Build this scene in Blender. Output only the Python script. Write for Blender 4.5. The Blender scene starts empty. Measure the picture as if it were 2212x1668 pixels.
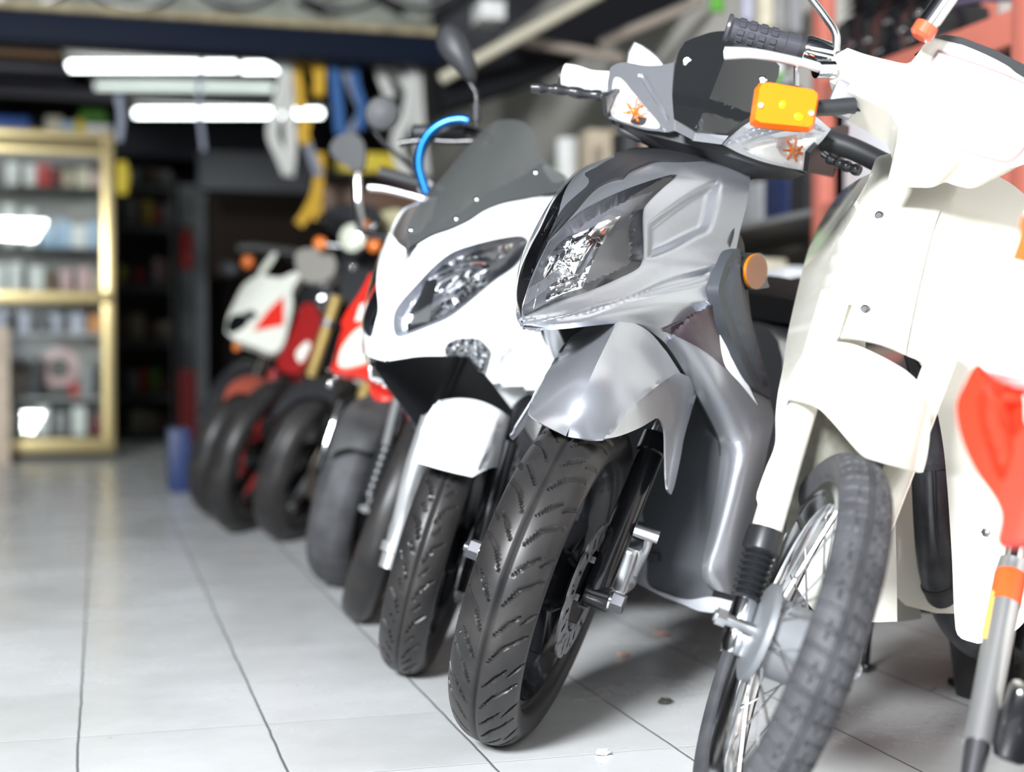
import bpy, bmesh, math, random
import numpy as np
from math import sin, cos, pi, radians, degrees, atan, atan2, sqrt, asin, tan
from mathutils import Vector
from mathutils.bvhtree import BVHTree
from mathutils.geometry import delaunay_2d_cdt

random.seed(7)
SC = bpy.context.scene
COL = SC.collection

# ---------------------------------------------------------------- camera model
FPX = 3072.0; PCX = 1106.0; PCY = 834.0
YAW = radians(16.13); PITCH = atan(54 / FPX)
CAM = np.array([0, 0, 0.607])
FW = np.array([sin(YAW) * cos(PITCH), cos(YAW) * cos(PITCH), -sin(PITCH)])
RT = np.array([cos(YAW), -sin(YAW), 0.0]); UP = np.cross(RT, FW)

def ray(px, py):
    return FW + RT * (px - PCX) / FPX - UP * (py - PCY) / FPX
def at_depth(px, py, d):
    return CAM + ray(px, py) * d
def at_z(px, py, z=0.0):
    r = ray(px, py); return CAM + r * ((z - CAM[2]) / r[2])
def at_y(px, py, y):
    r = ray(px, py); return CAM + r * ((y - CAM[1]) / r[1])
def at_x(px, py, x):
    r = ray(px, py); return CAM + r * ((x - CAM[0]) / r[0])

class Frame:
    """local axes of one bike: x ahead, y to the rider's left, z up along the leaning bike"""
    def __init__(s, O, F, L, U):
        s.O, s.F, s.L, s.U = [np.array(v, float) for v in (O, F, L, U)]
    def w(s, p): return s.O + s.F * p[0] + s.L * p[1] + s.U * p[2]
    def wv(s, p): return s.F * p[0] + s.L * p[1] + s.U * p[2]
    def l(s, P): d = np.array(P) - s.O; return np.array([d @ s.F, d @ s.L, d @ s.U])
    def lat(s, px, py, y):
        r = ray(px, py); return CAM + r * (((s.O + s.L * y - CAM) @ s.L) / (r @ s.L))
    def fwd(s, px, py, x):
        r = ray(px, py); return CAM + r * (((s.O + s.F * x - CAM) @ s.F) / (r @ s.F))
    def hgt(s, px, py, z):
        r = ray(px, py); return CAM + r * (((s.O + s.U * z - CAM) @ s.U) / (r @ s.U))
    def mir(s, P):
        P = np.array(P); return P - s.L * (2 * ((P - s.O) @ s.L))
    def turned(s, piv, deg, caster):
        g = radians(caster); A = -sin(g) * s.F + cos(g) * s.U; d = radians(deg)
        R = lambda v: v * cos(d) + np.cross(A, v) * sin(d) + A * (A @ v) * (1 - cos(d))
        P = s.w(piv); return Frame(P + R(s.O - P), R(s.F), R(s.L), R(s.U))
    def moved(s, p):
        return Frame(s.w(p), s.F, s.L, s.U)

def pix(P):
    d = np.array(P) - CAM; z = d @ FW; return PCX + FPX * (d @ RT) / z, PCY - FPX * (d @ UP) / z
def pair(fr, pL, pR):
    """the mirrored pair of points of a symmetric bike seen at the pixels pL and pR: the one on the rider's left, local"""
    r1, r2 = ray(*pL), ray(*pR); ax = (fr.F, fr.L, fr.U); c = fr.l(CAM); fl = np.array([1, -1, 1])
    a = np.array([r1 @ v for v in ax]); b = np.array([r2 @ v for v in ax]) * fl; w = c * fl - c
    t, s = np.linalg.solve(np.array([[a @ a, -a @ b], [a @ b, -b @ b]]), np.array([w @ a, w @ b]))
    m = (c + a * t + c * fl + b * s) / 2; m[1] = -m[1]; return m

def lean_frame(h, lean):
    f0 = -np.array([sin(YAW), cos(YAW), 0]); l0 = np.array([cos(YAW), -sin(YAW), 0])
    h = radians(h); F = f0 * cos(h) - l0 * sin(h); L = l0 * cos(h) + f0 * sin(h); U = np.array([0, 0, 1.])
    t = radians(lean)
    return Frame((0, 0, 0), F, L * cos(t) - U * sin(t), U * cos(t) + L * sin(t))
def wheel_frame(X, Y, h, lean, R, rho):
    S = lean_frame(h, lean); C = np.array([X, Y, rho]) + S.U * (R - rho); S.O = C - S.U * R
    return S

# ---------------------------------------------------------------- materials
MATS = {}
def mat(name, col, rough=0.5, metal=0.0, coat=0.0, trans=0.0, emit=None, estr=0.0, bump=0.0, bscale=200.0,
        var=0.0, vscale=8.0, ior=1.45, alpha=1.0, sheen=0.0, col2=None, spec=0.5):
    if name in MATS: return MATS[name]
    m = bpy.data.materials.new(name); m.use_nodes = True
    nt = m.node_tree; b = nt.nodes['Principled BSDF']
    c = (col[0], col[1], col[2], 1)
    b.inputs['Base Color'].default_value = c
    b.inputs['Roughness'].default_value = rough; b.inputs['Metallic'].default_value = metal
    b.inputs['Coat Weight'].default_value = coat; b.inputs['Coat Roughness'].default_value = 0.06
    b.inputs['Transmission Weight'].default_value = trans; b.inputs['IOR'].default_value = ior
    b.inputs['Specular IOR Level'].default_value = spec
    b.inputs['Alpha'].default_value = alpha
    tc = nt.nodes.new('ShaderNodeTexCoord')
    nz = nt.nodes.new('ShaderNodeTexNoise'); nz.inputs['Scale'].default_value = vscale; nz.inputs['Detail'].default_value = 4
    nt.links.new(tc.outputs['Object'], nz.inputs['Vector'])
    mx = nt.nodes.new('ShaderNodeMix'); mx.data_type = 'RGBA'
    v = max(var, 0.02)
    c2 = col2 or tuple(min(1, x * (1 + v) + v * 0.02) for x in col)
    mx.inputs[6].default_value = tuple(x * (1 - v) for x in col) + (1,) if col2 is None else c
    mx.inputs[7].default_value = tuple(c2) + (1,)
    rp = nt.nodes.new('ShaderNodeMapRange'); rp.inputs[1].default_value = 0.3; rp.inputs[2].default_value = 0.7
    nt.links.new(nz.outputs['Fac'], rp.inputs[0]); nt.links.new(rp.outputs[0], mx.inputs[0])
    nt.links.new(mx.outputs[2], b.inputs['Base Color'])
    if bump > 0:
        n2 = nt.nodes.new('ShaderNodeTexNoise'); n2.inputs['Scale'].default_value = bscale; n2.inputs['Detail'].default_value = 3
        nt.links.new(tc.outputs['Object'], n2.inputs['Vector'])
        bp = nt.nodes.new('ShaderNodeBump'); bp.inputs['Strength'].default_value = bump; bp.inputs['Distance'].default_value = 0.002
        nt.links.new(n2.outputs['Fac'], bp.inputs['Height']); nt.links.new(bp.outputs[0], b.inputs['Normal'])
    if emit:
        b.inputs['Emission Color'].default_value = tuple(emit) + (1,); b.inputs['Emission Strength'].default_value = estr
    MATS[name] = m
    return m

def glass(name, tint=(1, 1, 1), rough=0.02, refl=1.0, ior=1.5):
    """a thin clear or tinted pane: what lies behind shows through the tint, the surface reflects by its angle"""
    if name in MATS: return MATS[name]
    m = bpy.data.materials.new(name); m.use_nodes = True; nt = m.node_tree; nt.nodes.clear()
    out = nt.nodes.new('ShaderNodeOutputMaterial'); tr = nt.nodes.new('ShaderNodeBsdfTransparent')
    gl = nt.nodes.new('ShaderNodeBsdfGlossy'); mx = nt.nodes.new('ShaderNodeMixShader'); fr = nt.nodes.new('ShaderNodeFresnel')
    nz = nt.nodes.new('ShaderNodeTexNoise'); nz.inputs['Scale'].default_value = 30
    mr = nt.nodes.new('ShaderNodeMapRange'); mr.inputs[3].default_value = rough; mr.inputs[4].default_value = rough * 1.6
    nt.links.new(nz.outputs['Fac'], mr.inputs[0]); nt.links.new(mr.outputs[0], gl.inputs['Roughness'])
    fr.inputs['IOR'].default_value = ior
    tr.inputs['Color'].default_value = tuple(tint) + (1,); gl.inputs['Color'].default_value = (refl, refl, refl, 1)
    nt.links.new(fr.outputs[0], mx.inputs[0]); nt.links.new(tr.outputs[0], mx.inputs[1]); nt.links.new(gl.outputs[0], mx.inputs[2])
    nt.links.new(mx.outputs[0], out.inputs['Surface'])
    MATS[name] = m
    return m

# ---------------------------------------------------------------- objects
def tag(o, label=None, cat=None, group=None, kind=None):
    if label: o['label'] = label
    if cat: o['category'] = cat
    if group: o['group'] = group
    if kind: o['kind'] = kind
    return o

def thing(name, loc, label, cat, group=None):
    o = bpy.data.objects.new(name, None); o.location = tuple(loc); o.empty_display_size = 0.1
    COL.objects.link(o); return tag(o, label, cat, group)

def root_loc(par):
    v = Vector((0, 0, 0))
    while par is not None:
        v += par.location; par = par.parent
    return np.array(v)

def obj(name, V, Fc, m, par=None, smooth=35, rev=False):
    """one mesh object from world-space vertices; PAR is the thing (or part) it belongs to"""
    off = root_loc(par)
    V = np.asarray(V, float) - off
    me = bpy.data.meshes.new(name)
    me.from_pydata([tuple(v) for v in V], [], [tuple(f) for f in Fc])
    me.validate()
    if smooth:
        me.polygons.foreach_set('use_smooth', [True] * len(me.polygons))
        me.set_sharp_from_angle(angle=radians(smooth))
    if isinstance(m, (list, tuple)):
        for x in m: me.materials.append(x)
    else: me.materials.append(m)
    me.update()
    o = bpy.data.objects.new(name, me); COL.objects.link(o)
    if par is not None: o.parent = par
    return o

def join(*parts):
    V = []; Fc = []
    for v, f in parts:
        b = len(V); V.extend([tuple(x) for x in v]); Fc.extend([tuple(b + i for i in q) for q in f])
    return V, Fc
def world(fr, VF):
    return [fr.w(v) for v in VF[0]], VF[1]

def catmull(P, n, closed=False):
    """P: k x d control points -> n samples of a Catmull-Rom curve through them (uniform in chord length)"""
    P = np.asarray(P, float); k = len(P)
    if k == 1: return np.repeat(P, n, 0)
    if k == 2 and not closed:
        t = np.linspace(0, 1, n)[:, None]; return P[0] * (1 - t) + P[1] * t
    if closed: Q = np.vstack([P[-1], P, P[0], P[1]]); seg = k
    else: Q = np.vstack([2 * P[0] - P[1], P, 2 * P[-1] - P[-2]]); seg = k - 1
    d = np.linalg.norm(np.diff(Q, axis=0), axis=1) + 1e-9
    L = np.concatenate([[0], np.cumsum(d[1:1 + seg])])
    s = np.linspace(0, L[-1], n, endpoint=not closed)
    out = []
    for x in s:
        i = min(int(np.searchsorted(L, x, 'right')) - 1, seg - 1); t = (x - L[i]) / (L[i + 1] - L[i])
        p0, p1, p2, p3 = Q[i], Q[i + 1], Q[i + 2], Q[i + 3]
        d1 = d[i + 1]; m1 = (p2 - p0) / (d[i] + d1) * d1; m2 = (p3 - p1) / (d1 + d[min(i + 2, len(d) - 1)]) * d1
        h = ((2 * t**3 - 3 * t**2 + 1) * p1 + (t**3 - 2 * t**2 + t) * m1 + (-2 * t**3 + 3 * t**2) * p2 + (t**3 - t**2) * m2)
        out.append(h)
    return np.array(out)

def grid_surf(rows, nu=24, nv=40, margin=0.0):
    """rows of 3D points (same count) -> smooth grid; margin extends it past its edges"""
    R = [catmull(r, nu) for r in rows]
    R = np.array(R); G = np.array([catmull(R[:, j], nv) for j in range(nu)]).transpose(1, 0, 2)
    if isinstance(margin, tuple):
        u0, u1, v0, v1 = margin
        if u0: G = np.concatenate([G[:, :1] + (G[:, :1] - G[:, 2:3]) * u0 * nu / 2, G], 1)
        if u1: G = np.concatenate([G, G[:, -1:] + (G[:, -1:] - G[:, -3:-2]) * u1 * nu / 2], 1)
        if v0: G = np.concatenate([G[:1] + (G[:1] - G[2:3]) * v0 * nv / 2, G], 0)
        if v1: G = np.concatenate([G, G[-1:] + (G[-1:] - G[-3:-2]) * v1 * nv / 2], 0)
    elif margin:
        a = G[:, :1] + (G[:, :1] - G[:, 1:2]) * margin * nu; b = G[:, -1:] + (G[:, -1:] - G[:, -2:-1]) * margin * nu
        G = np.concatenate([a, G, b], 1)
        a = G[:1] + (G[:1] - G[1:2]) * margin * nv; b = G[-1:] + (G[-1:] - G[-2:-1]) * margin * nv
        G = np.concatenate([a, G, b], 0)
    return G
def grid_faces(nv, nu, cu=False, cv=False):
    f = []
    for i in range(nv - (0 if cv else 1)):
        for j in range(nu - (0 if cu else 1)):
            f.append((i * nu + j, i * nu + (j + 1) % nu, ((i + 1) % nv) * nu + (j + 1) % nu, ((i + 1) % nv) * nu + j))
    return f
def grid_mesh(G):
    nv, nu = G.shape[:2]; return G.reshape(-1, 3), grid_faces(nv, nu)
def bvh_of(*vf):
    V, Fc = join(*vf); return BVHTree.FromPolygons([Vector(v) for v in V], Fc)

def normals_of(V, Fc):
    V = np.asarray(V); N = np.zeros_like(V)
    for f in Fc:
        n = np.cross(V[f[1]] - V[f[0]], V[f[2]] - V[f[0]])
        for i in f: N[i] += n
    return N / (np.linalg.norm(N, axis=1)[:, None] + 1e-12)
def thicken(V, Fc, t):
    """give a sheet real thickness: the back lies t behind the face normals"""
    V = np.asarray(V, float); N = normals_of(V, Fc); n = len(V)
    B = V - N * t
    edges = {}
    for f in Fc:
        for a, b in zip(f, f[1:] + f[:1]): edges[(a, b)] = edges.get((a, b), 0) + 1
    F2 = list(Fc) + [tuple(n + i for i in f[::-1]) for f in Fc]
    for (a, b) in edges:
        if (b, a) not in edges: F2.append((b, a, n + a, n + b))
    return np.vstack([V, B]), F2

def smooth_poly(pts, step, closed=True):
    """pixel outline -> resampled outline; a point with a third item is a corner"""
    pts = [tuple(p) for p in pts]; n = len(pts)
    cor = [i for i, p in enumerate(pts) if len(p) > 2]
    P = np.array([p[:2] for p in pts], float)
    def seglen(Q): return max(2, int(np.linalg.norm(np.diff(Q, axis=0), axis=1).sum() / step) + 1)
    if not closed:
        idx = [0] + [i for i in cor if 0 < i < n - 1] + [n - 1]
        out = []
        for a, b in zip(idx, idx[1:]):
            Q = P[a:b + 1]; out.extend(catmull(Q, seglen(Q))[:-1])
        out.append(P[-1]); return np.array(out)
    if not cor:
        Q = np.vstack([P, P[:1]]); return catmull(P, seglen(Q), closed=True)
    out = []
    for a, b in zip(cor, cor[1:] + [cor[0] + n]):
        Q = np.array([P[i % n] for i in range(a, b + 1)]); out.extend(catmull(Q, seglen(Q))[:-1])
    return np.array(out)
def inside(poly, Q):
    x, y = Q[:, 0], Q[:, 1]; c = np.zeros(len(Q), bool); x1, y1 = poly[:, 0], poly[:, 1]; x2, y2 = np.roll(x1, -1), np.roll(y1, -1)
    for a, b, d, e in zip(x1, y1, x2, y2):
        if b != e: c ^= ((b > y) != (e > y)) & (x < (d - a) * (y - b) / (e - b) + a)
    return c
def pdist(poly, Q, closed=True):
    A = poly if closed else poly[:-1]; B = np.roll(poly, -1, 0) if closed else poly[1:]
    best = np.full(len(Q), 1e9)
    for a, b in zip(A, B):
        ab = b - a; l2 = ab @ ab + 1e-12; t = np.clip(((Q - a) @ ab) / l2, 0, 1)
        best = np.minimum(best, np.linalg.norm(a + t[:, None] * ab - Q, axis=1))
    return best
def sstep(x): x = np.clip(x, 0, 1); return x * x * (3 - 2 * x)

def hit(bvh, px, py, cen=None):
    r = ray(px, py); p, n, i, d = bvh.ray_cast(Vector(CAM), Vector(r))
    if p is not None: return np.array(p)
    if cen is not None:
        for rad in (3, 6, 10, 15, 22, 30, 42, 60, 90, 140):
            best = None
            for k in range(12):
                a = 2 * pi * k / 12; q = ray(px + rad * cos(a), py + rad * sin(a)); p, n, i, d = bvh.ray_cast(Vector(CAM), Vector(q))
                if p is not None:
                    w = (cen[0] - px) * cos(a) + (cen[1] - py) * sin(a)
                    if best is None or w > best[0]: best = (w, (np.array(p) - CAM) @ FW)
            if best: return CAM + r * best[1]
    raise ValueError('miss %s %s' % (px, py))

def sheet(bvh, outline, step=8, holes=(), creases=(), relief=(), off=0.0, face=None):
    """the piece of a base surface that the outline cuts out, as (V, F); RELIEF: (outline, depth, slope width) raised or sunk areas"""
    B = smooth_poly(outline, step); Hs = [smooth_poly(h, step) for h in holes]
    rel = [(smooth_poly(p, step), d, w) for p, d, w in relief]
    pts = []; edges = []
    def add(loop, closed=True):
        b = len(pts); pts.extend([tuple(p) for p in loop]); n = len(loop)
        edges.extend([(b + i, b + (i + 1) % n) for i in range(n if closed else n - 1)])
    add(B)
    for h in Hs: add(h)
    for p, d, w in rel:
        if inside(B, p).all() and pdist(B, p).min() > step * .3: add(p)
        else:
            ok = inside(B, p) & (pdist(B, p) > step * .45); n = len(p); base = {}
            for i in range(n):
                if ok[i]: base[i] = len(pts); pts.append(tuple(p[i]))
            edges.extend([(base[i], base[(i + 1) % n]) for i in range(n) if ok[i] and ok[(i + 1) % n]])
    for c in creases: add(smooth_poly(c, step, closed=False), closed=False)
    lo, hi = B.min(0), B.max(0)
    gx, gy = np.meshgrid(np.arange(lo[0], hi[0], step), np.arange(lo[1], hi[1], step * .87))
    gx[1::2] += step / 2
    Q = np.stack([gx.ravel(), gy.ravel()], 1)
    k = inside(B, Q) & (pdist(B, Q) > step * .55)
    for h in Hs: k &= ~inside(h, Q) & (pdist(h, Q) > step * .55)
    for p, d, w in rel: k &= pdist(p, Q) > step * .5
    for c in creases: k &= pdist(smooth_poly(c, step, closed=False), Q, False) > step * .5
    pts.extend([tuple(x) for x in Q[k]])
    V2, E2, F2, *_ = delaunay_2d_cdt([Vector(p) for p in pts], edges, [], 0, 1e-4)
    V2 = np.array([tuple(v) for v in V2])
    Fc = [tuple(f) for f in F2]
    cen = np.array([V2[list(f)].mean(0) for f in Fc])
    k = inside(B, cen)
    for h in Hs: k &= ~inside(h, cen)
    Fc = [f for f, ok in zip(Fc, k) if ok]
    used = sorted({i for f in Fc for i in f}); mp = {a: b for b, a in enumerate(used)}
    V2 = V2[used]; Fc = [tuple(mp[i] for i in f) for f in Fc]
    c0 = V2.mean(0)
    V = np.array([hit(bvh, p[0], p[1], c0) for p in V2])
    N = normals_of(V, Fc)
    flip = (N * (CAM - V)).sum(1).sum() < 0
    if flip: Fc = [f[::-1] for f in Fc]; N = -N
    h = np.full(len(V), off, float)
    for p, d, w in rel:
        s = inside(p, V2); dd = pdist(p, V2); h += d * sstep(np.where(s, dd / w, 0))
    if relief or off: V = V + N * h[:, None]
    return V, Fc

def mirrored(fr, VF):
    return [fr.mir(v) for v in VF[0]], [tuple(f[::-1]) for f in VF[1]]
def panel(name, bvh, outline, m, par, fr=None, mirror=False, thick=0.003, smooth=35, **kw):
    V, Fc = sheet(bvh, outline, **kw)
    if thick: V, Fc = thicken(V, Fc, thick)
    if mirror == 'join':
        V, Fc = join((V, Fc), mirrored(fr, (V, Fc)))
    o = obj(name, V, Fc, m, par, smooth)
    if mirror is True:
        a = mirrored(fr, (V, Fc)); return o, obj(name, a[0], a[1], m, par, smooth)
    return o

def quad_bvh(A, B, C, D, n=6):
    """a ruled base surface from the corners A-B (one edge) and D-C (the other)"""
    A, B, C, D = [np.array(v, float) for v in (A, B, C, D)]
    G = np.array([[(A * (1 - u) + B * u) * (1 - v) + (D * (1 - u) + C * u) * v for u in np.linspace(0, 1, n)] for v in np.linspace(0, 1, n)])
    return bvh_of(grid_mesh(G))
def plane_bvh(fr, axis, d, size=4):
    """a plane of the bike: axis 'F', 'L' or 'U' at distance d"""
    c = {'F': (d, 0, 0), 'L': (0, d, 0), 'U': (0, 0, d)}[axis]; e = {'F': ('L', 'U'), 'L': ('F', 'U'), 'U': ('F', 'L')}[axis]
    P = fr.w(c); a, b = getattr(fr, e[0]) * size, getattr(fr, e[1]) * size
    return quad_bvh(P - a - b, P + a - b, P + a + b, P - a + b, 2)

# ---------------------------------------------------------------- solids
def tube(P, r, n=12, caps=True, closed=False, sx=1.0):
    """swept tube through points; r a number or one per point"""
    P = np.asarray(P, float); k = len(P); r = np.full(k, r, float) if np.isscalar(r) else np.asarray(r, float)
    T = np.gradient(P, axis=0) if not closed else np.roll(P, -1, 0) - np.roll(P, 1, 0)
    T /= np.linalg.norm(T, axis=1)[:, None] + 1e-12
    a = np.array([0, 0, 1.]) if abs(T[0][2]) < .9 else np.array([1., 0, 0])
    X = np.cross(T[0], a); X /= np.linalg.norm(X)
    V = []
    for i in range(k):
        X = X - T[i] * (X @ T[i]); X /= np.linalg.norm(X) + 1e-12; Y = np.cross(T[i], X)
        for j in range(n):
            t = 2 * pi * j / n; V.append(P[i] + r[i] * (X * cos(t) * sx + Y * sin(t)))
    Fc = grid_faces(k, n, cu=True, cv=closed)
    if caps and not closed:
        Fc = Fc + [tuple(range(n - 1, -1, -1)), tuple((k - 1) * n + j for j in range(n))]
    return V, Fc
def curve_tube(P, r, n=12, k=24, **kw):
    Q = catmull(P, k)
    rr = r if np.isscalar(r) else np.interp(np.linspace(0, 1, k), np.linspace(0, 1, len(r)), r)
    return tube(Q, rr, n, **kw)
def lathe(fr, prof, n=48, axis='L', cap=False):
    """profile [(distance along the axis, radius)] turned about the frame's axis through its origin"""
    A, X, Y = {'L': (fr.L, fr.F, fr.U), 'U': (fr.U, fr.F, fr.L), 'F': (fr.F, fr.L, fr.U)}[axis]
    V = []
    for (y, r) in prof:
        for j in range(n):
            t = 2 * pi * j / n; V.append(fr.O + A * y + X * r * cos(t) + Y * r * sin(t))
    Fc = grid_faces(len(prof), n, cu=True)
    if cap: Fc = Fc + [tuple(range(n)), tuple((len(prof) - 1) * n + j for j in range(n - 1, -1, -1))]
    return V, Fc
def box(fr, c, s, bev=0.0, seg=2):
    """box of full size s centred at local c, edges rounded by bev"""
    bm = bmesh.new(); bmesh.ops.create_cube(bm, size=1)
    for v in bm.verts: v.co = Vector((v.co.x * s[0] + c[0], v.co.y * s[1] + c[1], v.co.z * s[2] + c[2]))
    if bev > 0: bmesh.ops.bevel(bm, geom=bm.edges[:], offset=bev, segments=seg, profile=0.5, affect='EDGES')
    bm.verts.index_update()
    V = [fr.w(v.co) for v in bm.verts]; Fc = [tuple(v.index for v in f.verts) for f in bm.faces]; bm.free()
    return V, Fc
def wbox(c, s, bev=0.0, rz=0.0):
    a = radians(rz); fr = Frame(c, (cos(a), sin(a), 0), (-sin(a), cos(a), 0), (0, 0, 1)); return box(fr, (0, 0, 0), s, bev)
WF = Frame((0, 0, 0), (1, 0, 0), (0, 1, 0), (0, 0, 1))
def prism(P, d):
    """a flat outline of 3D points pushed along vector d"""
    P = np.asarray(P, float); n = len(P); d = np.asarray(d, float)
    V = np.vstack([P, P + d])
    Fc = [tuple(range(n)), tuple(n + i for i in range(n - 1, -1, -1))] + [(i, n + i, n + (i + 1) % n, (i + 1) % n) for i in range(n)]
    return V, [tuple(f[::-1]) for f in Fc]
def ellipsoid(fr, c, s, n=20, m=12, cut=None):
    V = []; 
    for i in range(m + 1):
        p = pi * i / m
        for j in range(n):
            t = 2 * pi * j / n
            V.append(fr.w((c[0] + s[0] * sin(p) * cos(t), c[1] + s[1] * sin(p) * sin(t), c[2] + s[2] * cos(p))))
    return V, grid_faces(m + 1, n, cu=True)
def hexbolt(fr, y0, y1, r):
    return lathe(fr, [(y0, 0.0001), (y0, r * .9), (y0 + (.12) * (y1 - y0), r), (y1, r), (y1, 0.0001)], n=6)

def mk_camera():
    cd = bpy.data.cameras.new('camera'); o = bpy.data.objects.new('camera', cd); COL.objects.link(o)
    cd.sensor_width = 36.0; cd.sensor_fit = 'HORIZONTAL'; cd.lens = FPX / 2212 * 36.0
    o.location = tuple(CAM); o.rotation_euler = Vector(FW).to_track_quat('-Z', 'Y').to_euler()
    cd.clip_start = 0.05; cd.clip_end = 60
    cd.dof.use_dof = True; cd.dof.focus_distance = 2.13; cd.dof.aperture_fstop = cd.lens * .001 / 0.0275; cd.dof.aperture_blades = 0
    SC.camera = o
mk_camera()
# ================================================================ the setting
def struct(name, VF, m, smooth=0):
    o = obj(name, VF[0], VF[1], m, None, smooth); o['kind'] = 'structure'; return o

def floor_mat():
    m = bpy.data.materials.new('white_floor_tile'); m.use_nodes = True; nt = m.node_tree; b = nt.nodes['Principled BSDF']
    N = nt.nodes.new; Lk = nt.links.new
    tc = N('ShaderNodeTexCoord'); sp = N('ShaderNodeSeparateXYZ'); Lk(tc.outputs['Object'], sp.inputs[0])
    def math(op, a, c=None):
        n = N('ShaderNodeMath'); n.operation = op
        for i, v in enumerate((a, c)):
            if v is None: continue
            if isinstance(v, (int, float)): n.inputs[i].default_value = v
            else: Lk(v, n.inputs[i])
        return n.outputs[0]
    wob = N('ShaderNodeTexNoise'); wob.inputs['Scale'].default_value = 9; wob.inputs['Detail'].default_value = 5; Lk(tc.outputs['Object'], wob.inputs['Vector'])
    wv = math('MULTIPLY', math('SUBTRACT', wob.outputs['Fac'], 0.5), 0.006)
    x0 = float(at_z(167, 1664.7)[0]); y0 = float(at_z(170, 1592.5)[1])
    def line(c, o, T, w):
        f = math('FRACT', math('DIVIDE', math('SUBTRACT', math('ADD', c, wv), o), T))
        d = math('MULTIPLY', math('SUBTRACT', 0.5, math('ABSOLUTE', math('SUBTRACT', f, 0.5))), T)
        return math('SUBTRACT', 1.0, math('SMOOTH_MIN', 1.0, math('DIVIDE', d, w)))
    lx = math('MAXIMUM', line(sp.outputs['X'], x0, 0.3, 0.0032), 0.0); ly = math('MAXIMUM', line(sp.outputs['Y'], y0, 0.324, 0.0022), 0.0)
    # every tile its own slight tone
    tx = math('FLOOR', math('DIVIDE', math('SUBTRACT', sp.outputs['X'], x0), 0.3)); ty = math('FLOOR', math('DIVIDE', math('SUBTRACT', sp.outputs['Y'], y0), 0.324))
    cb = N('ShaderNodeCombineXYZ'); Lk(tx, cb.inputs[0]); Lk(ty, cb.inputs[1])
    wn = N('ShaderNodeTexWhiteNoise'); Lk(cb.outputs[0], wn.inputs['Vector'])
    dirt = N('ShaderNodeTexNoise'); dirt.inputs['Scale'].default_value = 2.2; dirt.inputs['Detail'].default_value = 8; dirt.inputs['Roughness'].default_value = .65; Lk(tc.outputs['Object'], dirt.inputs['Vector'])
    spk = N('ShaderNodeTexNoise'); spk.inputs['Scale'].default_value = 55; spk.inputs['Detail'].default_value = 2; Lk(tc.outputs['Object'], spk.inputs['Vector'])
    sr = N('ShaderNodeMapRange'); sr.inputs[1].default_value = .72; sr.inputs[2].default_value = .78; Lk(spk.outputs['Fac'], sr.inputs[0])
    ramp = N('ShaderNodeValToRGB'); ramp.color_ramp.elements[0].color = (.53, .535, .53, 1); ramp.color_ramp.elements[1].color = (.68, .69, .70, 1)
    ramp.color_ramp.elements[0].position = .3; ramp.color_ramp.elements[1].position = .62
    Lk(math('ADD', math('MULTIPLY', dirt.outputs['Fac'], .8), math('MULTIPLY', wn.outputs['Value'], .16)), ramp.inputs['Fac'])
    def mixc(fac, a, col):
        n = N('ShaderNodeMix'); n.data_type = 'RGBA'; Lk(fac, n.inputs[0]); Lk(a, n.inputs[6]); n.inputs[7].default_value = col; return n.outputs[2]
    c = mixc(math('MULTIPLY', sr.outputs[0], .35), ramp.outputs['Color'], (.2, .18, .15, 1))
    c = mixc(math('MULTIPLY', ly, .3), c, (.3, .3, .3, 1))
    c = mixc(math('MULTIPLY', lx, .9), c, (.055, .075, .075, 1))
    Lk(c, b.inputs['Base Color'])
    rr = N('ShaderNodeMapRange'); rr.inputs[3].default_value = .16; rr.inputs[4].default_value = .36; Lk(dirt.outputs['Fac'], rr.inputs[0]); Lk(rr.outputs[0], b.inputs['Roughness'])
    bp = N('ShaderNodeBump'); bp.inputs['Strength'].default_value = .5; bp.inputs['Distance'].default_value = .003; bp.invert = True
    Lk(math('MAXIMUM', lx, math('MULTIPLY', ly, .5)), bp.inputs['Height']); Lk(bp.outputs[0], b.inputs['Normal'])
    return m

RX0, RX1, RY1, RZ = -3.4, 2.75, 13.0, 3.6
struct('floor', wbox(((RX0 + RX1) / 2, 4.7, -.05), (RX1 - RX0, 16.6, .1)), floor_mat())
M_wall = mat('aged_plaster', (.60, .57, .52), .85, var=.12, vscale=2.5, bump=.2, bscale=60)
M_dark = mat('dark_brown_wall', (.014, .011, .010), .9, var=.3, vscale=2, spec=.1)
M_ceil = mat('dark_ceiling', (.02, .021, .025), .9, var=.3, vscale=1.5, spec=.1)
struct('wall_right', wbox((RX1 + .06, 4.7, RZ / 2), (.12, 16.6, RZ)), M_wall)
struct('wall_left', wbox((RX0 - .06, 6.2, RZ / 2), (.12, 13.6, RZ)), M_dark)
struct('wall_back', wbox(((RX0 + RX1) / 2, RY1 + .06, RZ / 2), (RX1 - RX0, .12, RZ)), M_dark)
struct('ceiling', wbox(((RX0 + RX1) / 2, 6.2, RZ + .06), (RX1 - RX0, 13.6, .12)), M_ceil)

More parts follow.
